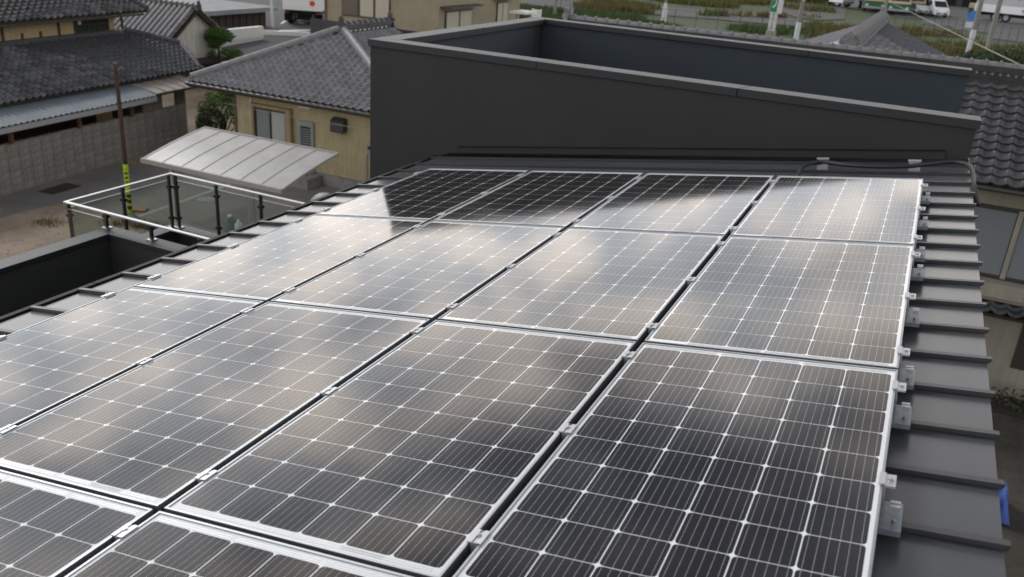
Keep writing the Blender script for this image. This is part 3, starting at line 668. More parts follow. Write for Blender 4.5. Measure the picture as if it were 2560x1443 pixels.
# ------------------------------------------------------------------ ochre house with hipped roof
yh = thing('ochre_house', 'ochre single-storey house with grey tiled hip roof beside the carport', 'house', (-13.5, 15.3, 0))
def yl(x, y, z): return (x + 13.5, y - 15.3, z)
eL, eR, eY, eZ = -17.75, -9.3, 14.75, 2.76
ap = Vector((-14.2, 18.4, 4.45)); rend = Vector((-14.2, 21.3, 4.45))
us = Vector((0, ap.y - eY, ap.z - eZ)); ul = us.length
tri = lambda x, y: y < ul and x > (ap.x - eL) * y / ul - .02 and x < (eR - eL) - (eR - ap.x) * y / ul + .02
tile_roof(yh, yl(eL, eY, eZ), (1, 0, 0), us, [(0, .03), (eR - eL, .03), (ap.x - eL, ul)], int((eR - eL) / .272) + 1, int(ul / .238) + 1, m_tile, w=.272, e=.238, inside=tri, nmax=300, key=lambda x, y: x)
us2 = Vector((-(eR - ap.x), 0, ap.z - eZ)); ul2 = us2.length
Ly = rend.y - eY
tr2 = lambda x, y: y < ul2 and x > (ap.y - eY) * y / ul2
tile_roof(yh, yl(eR, eY, eZ), (0, 1, 0), us2, [(0, .03), (Ly, .03), (Ly, ul2), (ap.y - eY, ul2)], int(Ly / .272), int(ul2 / .238), m_tile, w=.272, e=.238, inside=tr2, nmax=120, key=lambda x, y: -y)
us3 = Vector((ap.x - eL, 0, ap.z - eZ)); ul3 = us3.length
tr3 = lambda x, y: y < ul3 and x < Ly - (ap.y - eY) * y / ul3
tile_roof(yh, yl(eL, rend.y, eZ), (0, -1, 0), us3, [(0, .03), (Ly, .03), (Ly - (ap.y - eY), ul3), (0, ul3)], int(Ly / .272), int(ul3 / .238), m_tile, w=.272, e=.238, inside=tr3, nmax=0)
m_hip = M('hip cap', (0.20, 0.20, 0.205), 0.5, 0, .15, 6)
ridge_caps(yh, yl(eL + .08, eY + .08, eZ + .17), yl(ap.x - .1, ap.y - .1, ap.z + .13), m_hip, r=.085, ln=.33, base=(.16, .13), collar=False, name='hip_tile')
ridge_caps(yh, yl(eR - .1, eY + .08, eZ + .17), yl(ap.x + .1, ap.y - .1, ap.z + .13), m_hip, r=.085, ln=.33, base=(.16, .13), collar=False, name='hip_tile')
ridge_caps(yh, yl(ap.x, ap.y - .1, ap.z + .22), yl(rend.x, rend.y, rend.z + .22), m_tile_dk, r=.09, ln=.3, base=(.2, .2))
onigawara(yh, yl(ap.x, ap.y - .1, ap.z + .2), 0, m_tile_dk, 1.0); onigawara(yh, yl(rend.x, rend.y, rend.z + .2), 0, m_tile_dk, 1.0)
MB().prism([(rend.y - .1, eZ), (rend.y + 3.6, eZ), (rend.y - .1, rend.z - .05)], 8.4, lambda y, z, t: (eL + t + 13.5, y - 15.3, z)).build('rear_roof', m_tile_dk, yh)
wL = at(592, 300, Y=15.3).x
MB().box(wL + 13.5, -9.9 + 13.5, 0, 6.5, .42, 2.74).build('wall', m_yellow, yh)
MB().box(wL + .03 + 13.5, -9.93 + 13.5, .03, 6.4, 0, .419).build('foundation', m_conc, yh)
MB().box(eL + .05 + 13.5, eR - .05 + 13.5, eY + .06 - 15.3, -.001, eZ - .13, eZ - .09).build('soffit', m_wood, yh)
MB().box(eL + 13.5, eR + 13.5, eY - .02 - 15.3, eY + .05 - 15.3, eZ - .16, eZ - .03).build('fascia', m_frame, yh)
MB().tube(yl(eL, eY - .07, eZ - .06), yl(eR, eY - .07, eZ - .06), .055, n=8).build('gutter', m_frame, yh)
def Yp(px, py): p = at(px, py, Y=15.3); return p
w0, w1 = Yp(640, 266), Yp(720, 300)
fr0, fr1 = Yp(626, 254), Yp(733, 290)
zb_ = 0.85; zt_ = w0.z
# surround, frame, two sliding panes
wn = MB().box(fr0.x + .12 + 13.5, w0.x + 13.5, -.16, -.001, zb_ - .1, zt_ + .12).box(w1.x + .02 + 13.5, fr1.x + 13.5, -.16, -.001, zb_ - .1, zt_ + .12).box(w0.x + .001 + 13.5, w1.x + .019 + 13.5, -.16, -.001, zt_ + .02, zt_ + .12).box(w0.x + .001 + 13.5, w1.x + .019 + 13.5, -.16, -.001, zb_ - .1, zb_).build('window', m_beige, yh)
fm = MB()
for a, c in ((w0.x, w0.x + .05), ((w0.x + w1.x) / 2 - .03, (w0.x + w1.x) / 2 + .03), (w1.x - .05, w1.x)): fm.box(a + 13.5, c + 13.5, -.10, -.03, zb_, zt_)
fm.box(w0.x + 13.5, w1.x + 13.5, -.095, -.035, zt_ - .05, zt_ + .019).box(w0.x + 13.5, w1.x + 13.5, -.095, -.035, zb_, zb_ + .05); fm.build('frame', m_frame, wn)
xm = (w0.x + w1.x) / 2
MB().box(w0.x + .05 + 13.5, xm - .03 + 13.5, -.06, -.05, zb_ + .05, zt_ - .05).build('pane', M('pane grey', (.22, .25, .25), .12), wn)
MB().box(xm + .03 + 13.5, w1.x - .05 + 13.5, -.07, -.06, zb_ + .05, zt_ - .05).build('pane', m_curtain, wn)
# louvred door
d0, d1 = Yp(748, 300), Yp(786, 302)
dr = MB().box(d0.x + 13.5, d0.x + .09 + 13.5, -.08, -.001, .42, d0.z).box(d1.x - .09 + 13.5, d1.x + 13.5, -.08, -.001, .42, d0.z).box(d0.x + .0905 + 13.5, d1.x - .0905 + 13.5, -.08, -.001, d0.z - .16, d0.z).box(d0.x + .0905 + 13.5, d1.x - .0905 + 13.5, -.08, -.001, .42, .55).build('louvre_door', m_pvcg, yh)
MB().box(d0.x + .091 + 13.5, d1.x - .091 + 13.5, -.02, -.0015, .56, d0.z - .17).build('backing', m_trim, dr)
nsl = 16
for k in range(nsl):
    z = .60 + (d0.z - .25 - .60) * k / (nsl - 1)
    MB().box(d0.x + .091 + 13.5, d1.x - .091 + 13.5, -.06, -.03, z - .012, z + .018).build('slat', m_pvcg, dr)
MB().box(d0.x - .2 + 13.5, d1.x + .25 + 13.5, -.75, -.004, .012, .34).build('step', m_conc, yh)
v0, v1 = Yp(836, 291), Yp(868, 324)
vn = MB().prism([(0, v0.z), (-.10, v0.z - .005), (-.22, v0.z - .10), (-.24, v1.z - .04), (-.24, v1.z - .10), (0, v1.z - .06)], v1.x - v0.x, lambda y, z, t: (v0.x + t + 13.5, y - .002, z)).build('vent_hood', M('vent brown', (.055, .048, .042), .5), yh)
mt0 = Yp(930, 372)
MB().cbox(mt0.x + 13.5, -.07, mt0.z, .2, .13, .36).build('meter', m_pvcg, yh, bevel=.03)
MB().cbox(mt0.x + 13.5, -.142, mt0.z + .05, .10, .012, .10).build('meter_dial', m_pane_dk, yh)
mt1 = Yp(938, 415); MB().cbox(mt1.x + 13.5, -.06, mt1.z, .22, .11, .28).build('meter', m_pvcg, yh, bevel=.02)
MB().tube((fr0.x + .06 + 13.5, -.05, .1), (fr0.x + .06 + 13.5, -.05, eZ - .14), .035).build('downpipe', m_pvc, yh)
MB().tube((wL + 13.5, -.06, .1), (wL + 13.5, -.06, eZ - .14), .035).build('downpipe', m_brownpipe, yh)
p = Yp(918, 400); MB().tube((p.x + 13.5, -.03, .45), (p.x + 13.5, -.03, mt0.z - .2), .015).build('conduit_pipe', m_pvcg, yh)
p = Yp(920, 282); MB().cbox(p.x + 13.5, -.06, p.z, .35, .12, .07).build('wall_lamp', m_pvcg, yh)
p = Yp(765, 268); MB().cbox(p.x + 13.5, -.05, p.z, .42, .1, .05).build('wall_lamp', m_pvc, yh)

# carport with curved roof
cp = thing('carport', 'carport with curved translucent grey roof in front of the ochre house', 'carport', (-11.5, 10, 0))
cx0, cx1, cy0, cy1 = -13.75, -9.30, 9.08, 11.28
def cz_(t): return 1.95 + .45 * t + .14 * t * (1 - t)
NB = 7
for k in range(NB):
    xa = cx0 + (cx1 - cx0) * k / NB + .011; xb = cx0 + (cx1 - cx0) * (k + 1) / NB - .011; b = MB(); n = 10
    for i in range(n + 1):
        t = i / n; y = cy0 + (cy1 - cy0) * t
        b.v += [(xa + 11.5, y - 10, cz_(t)), (xb + 11.5, y - 10, cz_(t)), (xa + 11.5, y - 10, cz_(t) - .006), (xb + 11.5, y - 10, cz_(t) - .006)]
    for i in range(n):
        q = 4 * i; b.f += [(q, q + 1, q + 5, q + 4), (q + 2, q + 6, q + 7, q + 3), (q, q + 4, q + 6, q + 2), (q + 1, q + 3, q + 7, q + 5)]
    b.build('roof_sheet', m_poly, cp, smooth=True)
for k in range(NB + 1):
    x = cx0 + (cx1 - cx0) * k / NB + 11.5; b = MB(); n = 10; w_ = .013 if 0 < k < NB else .026
    for i in range(n + 1):
        t = i / n; y = cy0 + (cy1 - cy0) * t - 10; z = cz_(t)
        b.v += [(x - w_, y, z - .05), (x + w_, y, z - .05), (x + w_, y, z + .012), (x - w_, y, z + .012)]
    for i in range(n):
        q = 4 * i
        for j in range(4): b.f.append((q + j, q + (j + 1) % 4, q + 4 + (j + 1) % 4, q + 4 + j))
    b.f += [(0, 3, 2, 1), (4 * n, 4 * n + 1, 4 * n + 2, 4 * n + 3)]
    b.build('roof_bar', m_polyrib, cp)
MB().box(cx0 + 11.5 - .03, cx1 + 11.5 + .03, cy0 - 10 - .06, cy0 - 10, 1.86, 1.975).build('gutter_beam', m_polyrib, cp)
MB().box(cx0 + 11.5 - .03, cx1 + 11.5 + .03, cy1 - 10, cy1 - 10 + .06, 2.32, 2.42).build('rear_beam', m_polyrib, cp)
MB().box(cx0 + 11.5, cx1 + 11.5, cy0 - 10 + 1.05, cy0 - 10 + 1.11, 2.05, 2.12).build('purlin', m_polyrib, cp)
for px in (433, 624):
    xx = at(px, 470, Y=cy0 + .35).x
    MB().box(xx + 11.5 - .05, xx + 11.5 + .05, cy0 + .30 - 10, cy0 + .40 - 10, 0.011, 2.02).build('post', m_polyrib, cp)
xx = at(634, 480, Y=cy0 + .25).x; MB().tube((xx + 11.5, cy0 + .2 - 10, .011), (xx + 11.5, cy0 + .2 - 10, 1.9), .035).build('downpipe', m_pvcg, cp)

# white and blue covers by the ochre house
def dome(name, c, rx, ry, rz, mat, label, cat, seed):
    b = MB(); n, m_ = 20, 9
    for j in range(m_ + 1):
        ph = math.pi / 2 * j / m_
        for i in range(n):
            th = 2 * math.pi * i / n; k = 1 + .06 * mnoise.noise((math.cos(th) * 2, math.sin(th) * 2, ph * 2 + seed)) + .025 * math.sin(th * 7) * math.cos(ph)
            b.v.append((rx * math.cos(th) * math.cos(ph) * k, ry * math.sin(th) * math.cos(ph) * k, rz * math.sin(ph) ** .85 if ph > 0 else 0))
    for j in range(m_):
        for i in range(n): b.f.append((j * n + i, j * n + (i + 1) % n, (j + 1) * n + (i + 1) % n, (j + 1) * n + i))
    return tag(b.build(name, mat, loc=c, smooth=True), label, cat)
p = at(812, 505, Z=.4); dome('sheet_cover', (p.x, p.y, .012), .52, .42, .66, M('white sheet', (.42, .44, .43), .5, 0, .1, 4), 'domed white plastic cover beside the step of the ochre house', 'cover', 1)
p = at(845, 500, Z=.4); dome('sheet_cover', (p.x + .22, p.y + .30, .012), .45, .38, .64, M('blue sheet', (.05, .08, .30), .45), 'domed blue plastic cover next to the white cover', 'cover', 5)
# jugs on the parking seen through the glass
for k, (px, py, r, hgt, mt, lb) in enumerate(((576, 575, .17, .36, M('clear jug', (.22, .25, .24), .15), 'round grey plastic jug seen through the balcony glass'), (597, 578, .11, .26, m_pvc, 'small white plastic bottle next to the grey jug'))):
    p = at(px, py, Z=0); t = thing('plastic_jug', lb, 'jug', (p.x, p.y, .012))
    MB().tube((0, 0, 0), (0, 0, hgt * .7), r, r, 14).tube((0, 0, hgt * .7), (0, 0, hgt), r, r * .35, 14).build('body', mt, t, smooth=True)
    MB().tube((0, 0, hgt), (0, 0, hgt + .05), r * .33, n=10).build('cap', m_pvc, t)

# rusty pole with fluorescent tape
pb_ = at(326, 533, Z=0); pt_ = at(288, 160, Y=pb_.y)
ple = thing('rusty_pole', 'tall thin rusty steel pole wrapped with yellow-green tape near its foot', 'pole', (pb_.x, pb_.y, 0))
top = Vector((pt_.x - pb_.x, 0, pt_.z))
MB().tube((0, 0, 0), top, .060, .052, 12).build('shaft', m_rust, ple, smooth=True)
MB().tube(top, top + Vector((0, 0, .03)), .060, .060, 12).build('cap', m_woodr, ple)
MB().tube(top * .96 + Vector((.04, 0, 0)), top * .985 + Vector((.22, 0, .01)), .012).build('hook', m_gal, ple)
def tz(py): return at(318, py, Y=pb_.y).z / top.z
r_ = random.Random(3)
for ya, yb in ((412, 422), (424, 430), (436, 441), (447, 452), (456, 460), (461, 484)):
    MB().tube(top * tz(yb), top * tz(ya), .068, .067, 12).build('tape', m_tape, ple)
for yc in (494, 507, 511, 522, 528):
    a, c = top * tz(yc + 2), top * tz(yc - 2); d_ = Vector((r_.uniform(-.01, .01), r_.uniform(-.01, .01), 0)); MB().tube(a + d_, c - d_, .070, .070, 12).build('tape', m_tape, ple)
sv = MB()
for k in range(3):
    a0 = 2.1 * k
    for za, zb2 in ((tz(484), tz(412)),):
        for s_ in (0,):
            pa_, pc_ = top * za, top * zb2; off = Vector((math.cos(a0) * .058, math.sin(a0) * .058, 0)); sv.tube(pa_ + off, pc_ + off, .014, n=6)
sv.build('tape', m_tape, ple)
p = at(340, 527, Z=0); tag(MB().box(-.3, .3, -.15, .15, 0, .05).build('timber_board', M('board', (.30, .17, .09), .8), None, (p.x, p.y, .012), (0, 0, .5)), 'short brown board on the asphalt behind the pole foot', 'board')

# ------------------------------------------------------------------ left side: block wall, sheds, old tiled house (street frame)
LO = Vector((-19.2, 8.8, 0)); LA = math.atan2(.1, .995)   # local +Y runs along the street, local -X away from us
LR = (0, 0, LA)
def LT(name, label, cat): return thing(name, label, cat, LO, LR)
bw = LT('block_wall', 'weathered grey concrete block wall along the lane', 'wall')
MB().box(-.085, -.015, -6, 8.1, 0, 1.395).build('core', m_mortar, bw)
bl_me = [MB().box(-.10, 0, .005, .393, .005, .193).mesh('block', m_block), MB().box(-.10, .006, .005, .393, .005, .193).mesh('block', m_block)]
cnt = 0
for c in range(7):
    for k in range(-15, 21):
        y = k * .398
        if y + .39 > 8.12: continue
        o = ob('block', bl_me[(k * 7 + c * 3) % 5 == 0], bw, (random.uniform(-.004, .004), y, c * .198 + .004)); cnt += 1
MB().box(-.12, .02, -6, 8.12, 1.397, 1.43).build('cap', m_block, bw)
sh = LT('shed', 'low open shed with blue-grey corrugated roof behind the block wall', 'shed')
b = MB(); n = 0; y0, y1, pit = -6.0, 5.95, .095
ny = int((y1 - y0) / pit * 6)
zf, zbk, xf, xb_ = 2.10, 2.42, .62, -.75
prof = lambda u: (.020 if (u % 1) < .5 else -.020) if False else .020 * math.sin(2 * math.pi * u)
pit = .20
ny = int((y1 - y0) / pit) * 8
for i in range(ny + 1):
    y = y0 + (y1 - y0) * i / ny; u = (y / pit) % 1
    dz = .020 * max(-.4, min(.4, .5 - abs(u * 2 - 1))) / .4
    b.v += [(xf, y, zf + dz), (xb_, y, zbk + dz), (xf, y, zf + dz - .004), (xb_, y, zbk + dz - .004)]
for i in range(ny):
    q = 4 * i; b.f += [(q, q + 4, q + 5, q + 1), (q + 2, q + 3, q + 7, q + 6), (q, q + 2, q + 6, q + 4)]
b.build('corrugated_roof', m_corr, sh)
MB().box(xf - .05, xf - .01, y0, y1, zf - .20, zf - .045).build('fascia', m_pvcg, sh)
MB().box(xb_ - 1.4, xb_ - 1.35, y0, y1, 0, 2.3).build('back_wall', m_wood, sh)
for y in (-4.4, -1.9, .55, 3.05, 5.3): MB().box(xf - .58, xf - .48, y - .05, y + .05, 1.43, zf - .06).build('post', m_woodr, sh)
MB().box(xf - .6, xf - .5, y0, y1, zf - .055, zf - .0405).build('beam', m_woodr, sh)
lt = LT('lean_to', 'beige sheet lean-to roof at the end of the corrugated shed', 'lean-to')
for k in range(5):
    ya = 5.97 + k * .50
    b = MB(); b.add([(.55, ya, 2.14), (-1.3, ya, 2.50), (-1.3, ya + .49, 2.50), (.55, ya + .49, 2.14), (.55, ya, 2.12), (-1.3, ya, 2.48), (-1.3, ya + .49, 2.48), (.55, ya + .49, 2.12)], [(0, 3, 2, 1), (4, 5, 6, 7), (0, 4, 7, 3), (0, 1, 5, 4), (3, 7, 6, 2)]); b.build('roof_sheet', m_beigeroof, lt)
    MB().add([(.55, ya - .012, 2.142), (-1.3, ya - .012, 2.502), (-1.3, ya + .012, 2.502), (.55, ya + .012, 2.142), (.55, ya - .012, 2.17), (-1.3, ya - .012, 2.53), (-1.3, ya + .012, 2.53), (.55, ya + .012, 2.17)], [(4, 7, 6, 5), (0, 4, 5, 1), (3, 2, 6, 7), (0, 3, 7, 4)]).build('batten', m_beigeroof, lt)
MB().box(.50, .56, 5.97, 8.45, 2.05, 2.115).build('fascia', m_frame, lt)
MB().box(-.10, -.02, 5.97, 6.9, 1.435, 2.2).build('wall_board', M('old board', (.16, .14, .11), .9, 0, .2, 6), lt)
MB().box(-.10, -.02, 7.6, 8.1, 1.435, 2.2).build('wall_board', M('old board2', (.10, .085, .07), .9, 0, .2, 6), lt)
MB().box(-1.4, -1.32, 5.97, 8.1, 0, 2.4).build('back_wall', m_wood, lt)
oh = LT('old_house', 'old two-tier house with weathered dark tile roofs and beige upper wall', 'house')
# lower roof: eave at x=-0.3, top at x=-3.3
us = Vector((-3.05, 0, 1.10)); ul = us.length
yR = 9.55
hipx = 1.15
yv, sv_ = 1.82, 10.36   # verge corner: slope distance and street position
def low_in(x, y):
    lim = (9.35 + (sv_ - 9.35) * y / yv) if y < yv else (sv_ + (8.96 - sv_) * (y - yv) / (ul - yv))
    return x < lim + 7
lowr = tile_roof(oh, (-.25, -7, 2.47), (0, 1, 0), us, [(0, .03), (16.35, .03), (17.36, yv), (15.96, ul), (0, ul)], int(17.4 / .25), int(ul / .232), m_tile_old, w=.25, e=.232, inside=low_in, nmax=240, key=lambda x, y: abs(x - 10.5) * .7 + y)
ridge_caps(oh, (-1.96, sv_, 3.20), (-3.28, 8.96, 3.68), m_tile_old, r=.07, ln=.3, base=(.14, .10), collar=False, name='hip_tile')
ridge_caps(oh, (-.32, 9.33, 2.56), (-1.94, sv_ - .03, 3.17), m_tile_old, r=.06, ln=.3, base=(.12, .08), collar=False, name='verge_tile')
MB().box(-3.50, -3.32, -7, 8.55, 0, 4.30).build('wall', m_beige, oh)
MB().box(-7, -3.501, -7, 8.5, 0, 4.3).build('wall', m_beige, oh)
MB().box(-3.31, -3.10, -7, 8.55, 3.45, 3.66).build('ledge', m_tile_old, oh)
def Lpix(px, py, x):
    # pixel to street-frame point on plane local x = const
    u = Vector((-.1, .995, 0)).normalized(); nrm = Vector((.995, .1, 0)).normalized(); r = ray(px, py)
    t = (x - nrm.dot(CAMP - LO)) / nrm.dot(r); P = CAMP + r * t; return Vector((x, (P - LO).dot(u), P.z))
for px in (4, 147, 188, 271, 306):
    y = Lpix(px, 70, -3.3).y; MB().box(-3.319, -3.285, y - .045, y + .045, 3.66, 4.28).build('timber_post', m_wood, oh)
for px in (56, 103):
    y = Lpix(px, 90, -3.3).y; MB().box(-3.319, -3.285, y - .04, y + .04, 3.66, 3.84).build('timber_post', m_wood, oh)
ya, yb = Lpix(192, 60, -3.3).y, Lpix(268, 60, -3.3).y
wn = MB().box(-3.318, -3.29, ya, yb, 3.64, 4.26).build('window', m_pane_dk, oh)
for q in range(4):
    y = ya + (yb - ya) * q / 3; MB().box(-3.289, -3.265, y - .025, y + .025, 3.64, 4.26).build('mullion', m_wood, wn)
for z in (3.66, 3.92, 4.24): MB().box(-3.2885, -3.27, ya, yb, z - .02, z + .02).build('rail', m_wood, wn)
MB().box(-3.3175, -3.262, ya + .02, ya + .16, 3.95, 4.1).build('glass_glint', m_curtain, wn)
us = Vector((-3.4, 0, 1.35)); ul = us.length; yU = 9.75
upr = tile_roof(oh, (-2.75, -7, 4.30), (0, 1, 0), us, [(0, .03), (yU + 7, .03), (yU + 7, ul), (0, ul)], int((yU + 7) / .27), int(ul / .232), m_tile_old, e=.232, nmax=60, key=lambda x, y: y + abs(x - 14) * .2)
MB().box(-3.3, -2.8, -7, yU - .2, 4.15, 4.2).build('soffit', m_wood, oh)
ridge_caps(oh, (-6.1, -7, 5.75), (-6.1, yU, 5.75), m_tile_old, r=.09, ln=.3, base=(.2, .12))
ridge_caps(oh, (-2.78, yU - .03, 4.42), (-6.05, yU - .03, 5.72), m_tile_old, r=.07, ln=.3, base=(.12, .1), collar=False, name='verge_tile')

# small white-gabled house behind it
gX = -25.0
sg = thing('gabled_house', 'small house with white plaster gable and silver-grey striped tile roof', 'house', (gX, 23, 0))
e0 = at(430, 95, X=gX); apx = at(490, 22, X=gX)
hr_ = apx.y - e0.y
us = Vector((0, hr_, apx.z - e0.z)); ul = us.length
tile_roof(sg, (-8, e0.y - 23, e0.z), (1, 0, 0), us, [(0, .02), (8.1, .02), (8.1, ul), (0, ul)], 27, int(ul / .24), m_tile_md, w=.30, e=ul / int(ul / .24), nmax=120, key=lambda x, y: -x)
ax_ = us.normalized(); nz_ = Vector((1, 0, 0)).cross(ax_)
for k in range(27):
    a_ = Vector((-8 + .03 + k * .30, e0.y - 23, e0.z)) + nz_ * .10
    MB().tube(a_ - ax_ * .05, a_ + ax_ * ul, .058, .058, 8).build('cap_row', m_caprow, sg, smooth=True)
us2 = Vector((0, -hr_ * 1.35, (apx.z - e0.z) * 1.35)); ul2 = us2.length
tile_roof(sg, (.1, e0.y + hr_ * 2 + hr_ * .35 - 23, e0.z - (apx.z - e0.z) * .35), (-1, 0, 0), us2, [(0, .02), (8.1, .02), (8.1, ul2), (0, ul2)], 27, int(ul2 / .24), m_tile_md, w=.30, e=.24, nmax=0)
ridge_caps(sg, (-8, apx.y - 23, apx.z + .12), (.15, apx.y - 23, apx.z + .12), m_tile_dk, r=.09, ln=.3, base=(.18, .15))
onigawara(sg, (.16, apx.y - 23, apx.z + .1), math.pi / 2, m_tile_dk, .8)
MB().prism([(e0.y + .15, 0), (e0.y + 2 * hr_ + .1, 0), (e0.y + 2 * hr_ + .1, e0.z - .05), (apx.y, apx.z - .12), (e0.y + .15, e0.z + .02)], 7.7, lambda y, z, t: (-.2 - t, y - 23, z)).build('wall', m_white, sg)
MB().box(-.2, .45, e0.y + .9 - 23, e0.y + 2 * hr_ + .3 - 23, e0.z - 1.15, e0.z - 1.0).build('canopy', m_wood, sg)
MB().box(-.198, -.15, e0.y + .3 - 23, e0.y + 2 * hr_ - 23, 0, e0.z - 1.16).build('door_boards', m_wood, sg)
for k, s_ in enumerate((1, -1)):
    ya = apx.y - 23; zz = apx.z - .03
    MB().prism([(ya, zz), (ya - s_ * hr_ * 1.15, zz - (apx.z - e0.z) * 1.15), (ya - s_ * hr_ * 1.15, zz - (apx.z - e0.z) * 1.15 - .14), (ya, zz - .14)], .06, lambda y, z, t: (.03 + t, y, z)).build('barge_board', m_wood, sg)

# brown timber shed, white wall, street pole, truck (upper left)
wX = -33.0
t_ = thing('timber_shed', 'dark brown timber shed with flat grey roof behind the white wall', 'shed', (wX, 40, 0))
a, c = at(560, 55, X=wX), at(663, 14, X=wX)
gz = G(wX, c.y)
MB().box(-8, 0, a.y - 2 - 40, c.y - 40, gz - 1.5, c.z - .3).build('wall', m_wood, t_)
MB().box(-9, .5, a.y - 2.5 - 40, c.y + .5 - 40, c.z - .3, c.z - .05).build('roof', M('flat roof', (.20, .21, .22), .7, 0, .15, .6), t_)
for k in range(9):
    y = a.y - 1.5 + (c.y - a.y + 1.0) * k / 8 - 40; MB().box(.001, .05, y - .06, y + .06, gz, c.z - .31).build('batten', m_wood, t_)
vX = -29.5
ww = thing('white_wall', 'long white rendered wall with lighter top band behind the pine', 'wall', (vX, 33, 0))
a, c = at(560, 108, X=vX), at(657, 66, X=vX); gz = G(vX, c.y) - .3
MB().prism([(a.y - 5 - 33, -.5), (c.y - 33, -.5), (c.y - 33, c.z - .55), (a.y - 5 - 33, c.z - .55)], .25, lambda y, z, t: (-t, y, z)).build('wall', M('pale render', (.62, .63, .63), .8, 0, .08, .6, streak=.12), ww)
MB().prism([(a.y - 5 - 33, c.z - .549), (c.y - 33, c.z - .549), (c.y - 33, c.z), (a.y - 5 - 33, c.z)], .30, lambda y, z, t: (-t + .03, y, z)).build('top_band', m_pvc, ww)
p = gp(682, 80); sp0 = thing('street_pole', 'slim white steel pole standing in the street left of the white truck', 'pole', p)
MB().tube((0, 0, 0), (0, 0, 6), .09, .07, 10).build('shaft', m_polewhite, sp0, smooth=True); MB().tube((0, 0, 0), (0, 0, .3), .14, .12, 10).build('base', m_conc, sp0)
p = gp(757, 66)
tk = thing('box_truck', 'white box truck seen from behind with a red flower mark', 'truck', (p.x, p.y, p.z), (0, 0, R_(28)))
MB().box(-1.22, 1.22, 0, 8, .95, 3.6).build('cargo_box', m_vwhite, tk, bevel=.03)
MB().box(-1.2, 1.2, -.03, -.001, .95, 1.75).build('tailgate', m_pvc, tk); MB().box(-1.2, 1.2, -.03, -.001, 1.78, 3.55).build('rear_door', m_vwhite, tk)
MB().box(-1.1, 1.1, .1, 7.5, .72, .94).build('chassis', m_trim, tk)
fl_m = MB()
for k in range(5): fl_m.tube((.62 + .10 * math.cos(k * 1.257), -.036, 1.40 + .10 * math.sin(k * 1.257)), (.62 + .10 * math.cos(k * 1.257), -.031, 1.40 + .10 * math.sin(k * 1.257)), .085, n=10)
fl_m.tube((.62, -.037, 1.40), (.62, -.031, 1.40), .09, n=10); fl_m.build('flower_mark', m_red, tk)
for sx in (-.95, .95):
    for yy in (1.2, 2.2, 6.8):
        w_ = MB().tube((sx - .14, yy, .5), (sx + .14, yy, .5), .48, n=16).build('wheel', m_tyre, tk); MB().tube((sx - .145, yy, .5), (sx + .145, yy, .5), .25, n=12).build('rim', m_gal, w_)
    MB().box(sx - .12, sx + .12, -.02, .05, .74, .86).build('tail_lamp', M('lamp red', (.12, .012, .01), .4), tk); MB().box(sx - .25, sx + .25, .4, .43, .25, .72).build('mud_flap', m_trim, tk)
MB().box(-1.2, 1.2, 8.3, 10.2, .6, 2.8).build('cab', m_vwhite, tk, bevel=.08)
MB().box(-.4, .4, .3, .9, .35, .72).build('spare_box', m_trim, tk)
kb = gp(720, 92); p2 = gp(655, 88); p3 = gp(795, 93)
tag(MB().box(0, (p3 - p2).length, -.12, .12, 0, .28).build('low_kerb', m_pvc, None, (p2.x, p2.y, p2.z - .02), (0, 0, math.atan2(p3.y - p2.y, p3.x - p2.x))), 'low white kerb across the street behind the tiled hip roof', 'kerb')

# cream two-storey house
ch_ = thing('cream_house', 'cream two-storey house with sliding windows behind the dark parapet', 'house', (-19, 28, 0))
HX0, HX1, HY0, HY1 = at(816, 60, Y=28).x, at(1096, 50, Y=28).x, 28.0, 36.5
MB().box(HX0 + 19, HX1 + 19, 0, HY1 - HY0, 0, 6.2).build('wall', m_cream, ch_)
MB().box(HX0 + 18.4, HX1 + 19.6, -.6, HY1 - HY0 + .6, 5.95, 6.15).build('eave', m_frame, ch_)
MB().prism([(HX0 + 18.3, 6.16), (HX1 + 19.7, 6.16), ((HX0 + HX1) / 2 + 19, 7.9)], HY1 - HY0 + 1.4, lambda x, z, t: (x, t - .7, z)).build('roof', m_tile_dk, ch_)
def Hp(px, py): return at(px, py, Y=28)
w0, w1, zb2 = Hp(856, 20).x, Hp(976, 20).x, Hp(915, 45).z
wn = MB().box(w0 + 19, w1 + 19, -.06, -.001, zb2, zb2 + 1.35).build('window', m_frame, ch_)
for k, mt in enumerate((M('shutter brown', (.10, .085, .065), .6), m_shutter, m_shutter)):
    a_ = w0 + (w1 - w0) * (0 if k == 0 else .38 if k == 1 else .70) + .04; c_ = w0 + (w1 - w0) * (.36 if k == 0 else .68 if k == 1 else 1) - .04
    MB().box(a_ + 19, c_ + 19, -.075, -.061, zb2 + .07, zb2 + 1.29).build('pane', mt, wn)
MB().tube((HX0 + 19, -.06, 0), (HX0 + 19, -.06, 6), .045).build('downpipe', m_brownpipe, ch_)
def Hx(px, py): return at(px, py, X=HX1)
for (pa2, pb2, pyb) in ((1112, 1178, 62), (1240, 1266, 44)):
    ya, yb = Hx(pa2, 40).y, Hx(pb2, 40).y; zt2 = Hx(pb2, 22).z if pa2 < 1200 else Hx(pb2, 3).z; zb3 = zt2 - 1.25
    wn = MB().box(HX1 + 19.001, HX1 + 19.06, ya - 28, yb - 28, zb3, zt2).build('window', m_frame, ch_)
    for k in range(2):
        q0 = ya + (yb - ya) * (.03 + .5 * k); q1 = ya + (yb - ya) * (.47 + .5 * k); MB().box(HX1 + 19.061, HX1 + 19.075, q0 - 28, q1 - 28, zb3 + .06, zt2 - .06).build('pane', m_shutter, wn)
    MB().box(HX1 + 19.001, HX1 + 19.5, ya - .4 - 28, yb + .3 - 28, zt2 + .15, zt2 + .22).build('awning', m_frame, ch_)

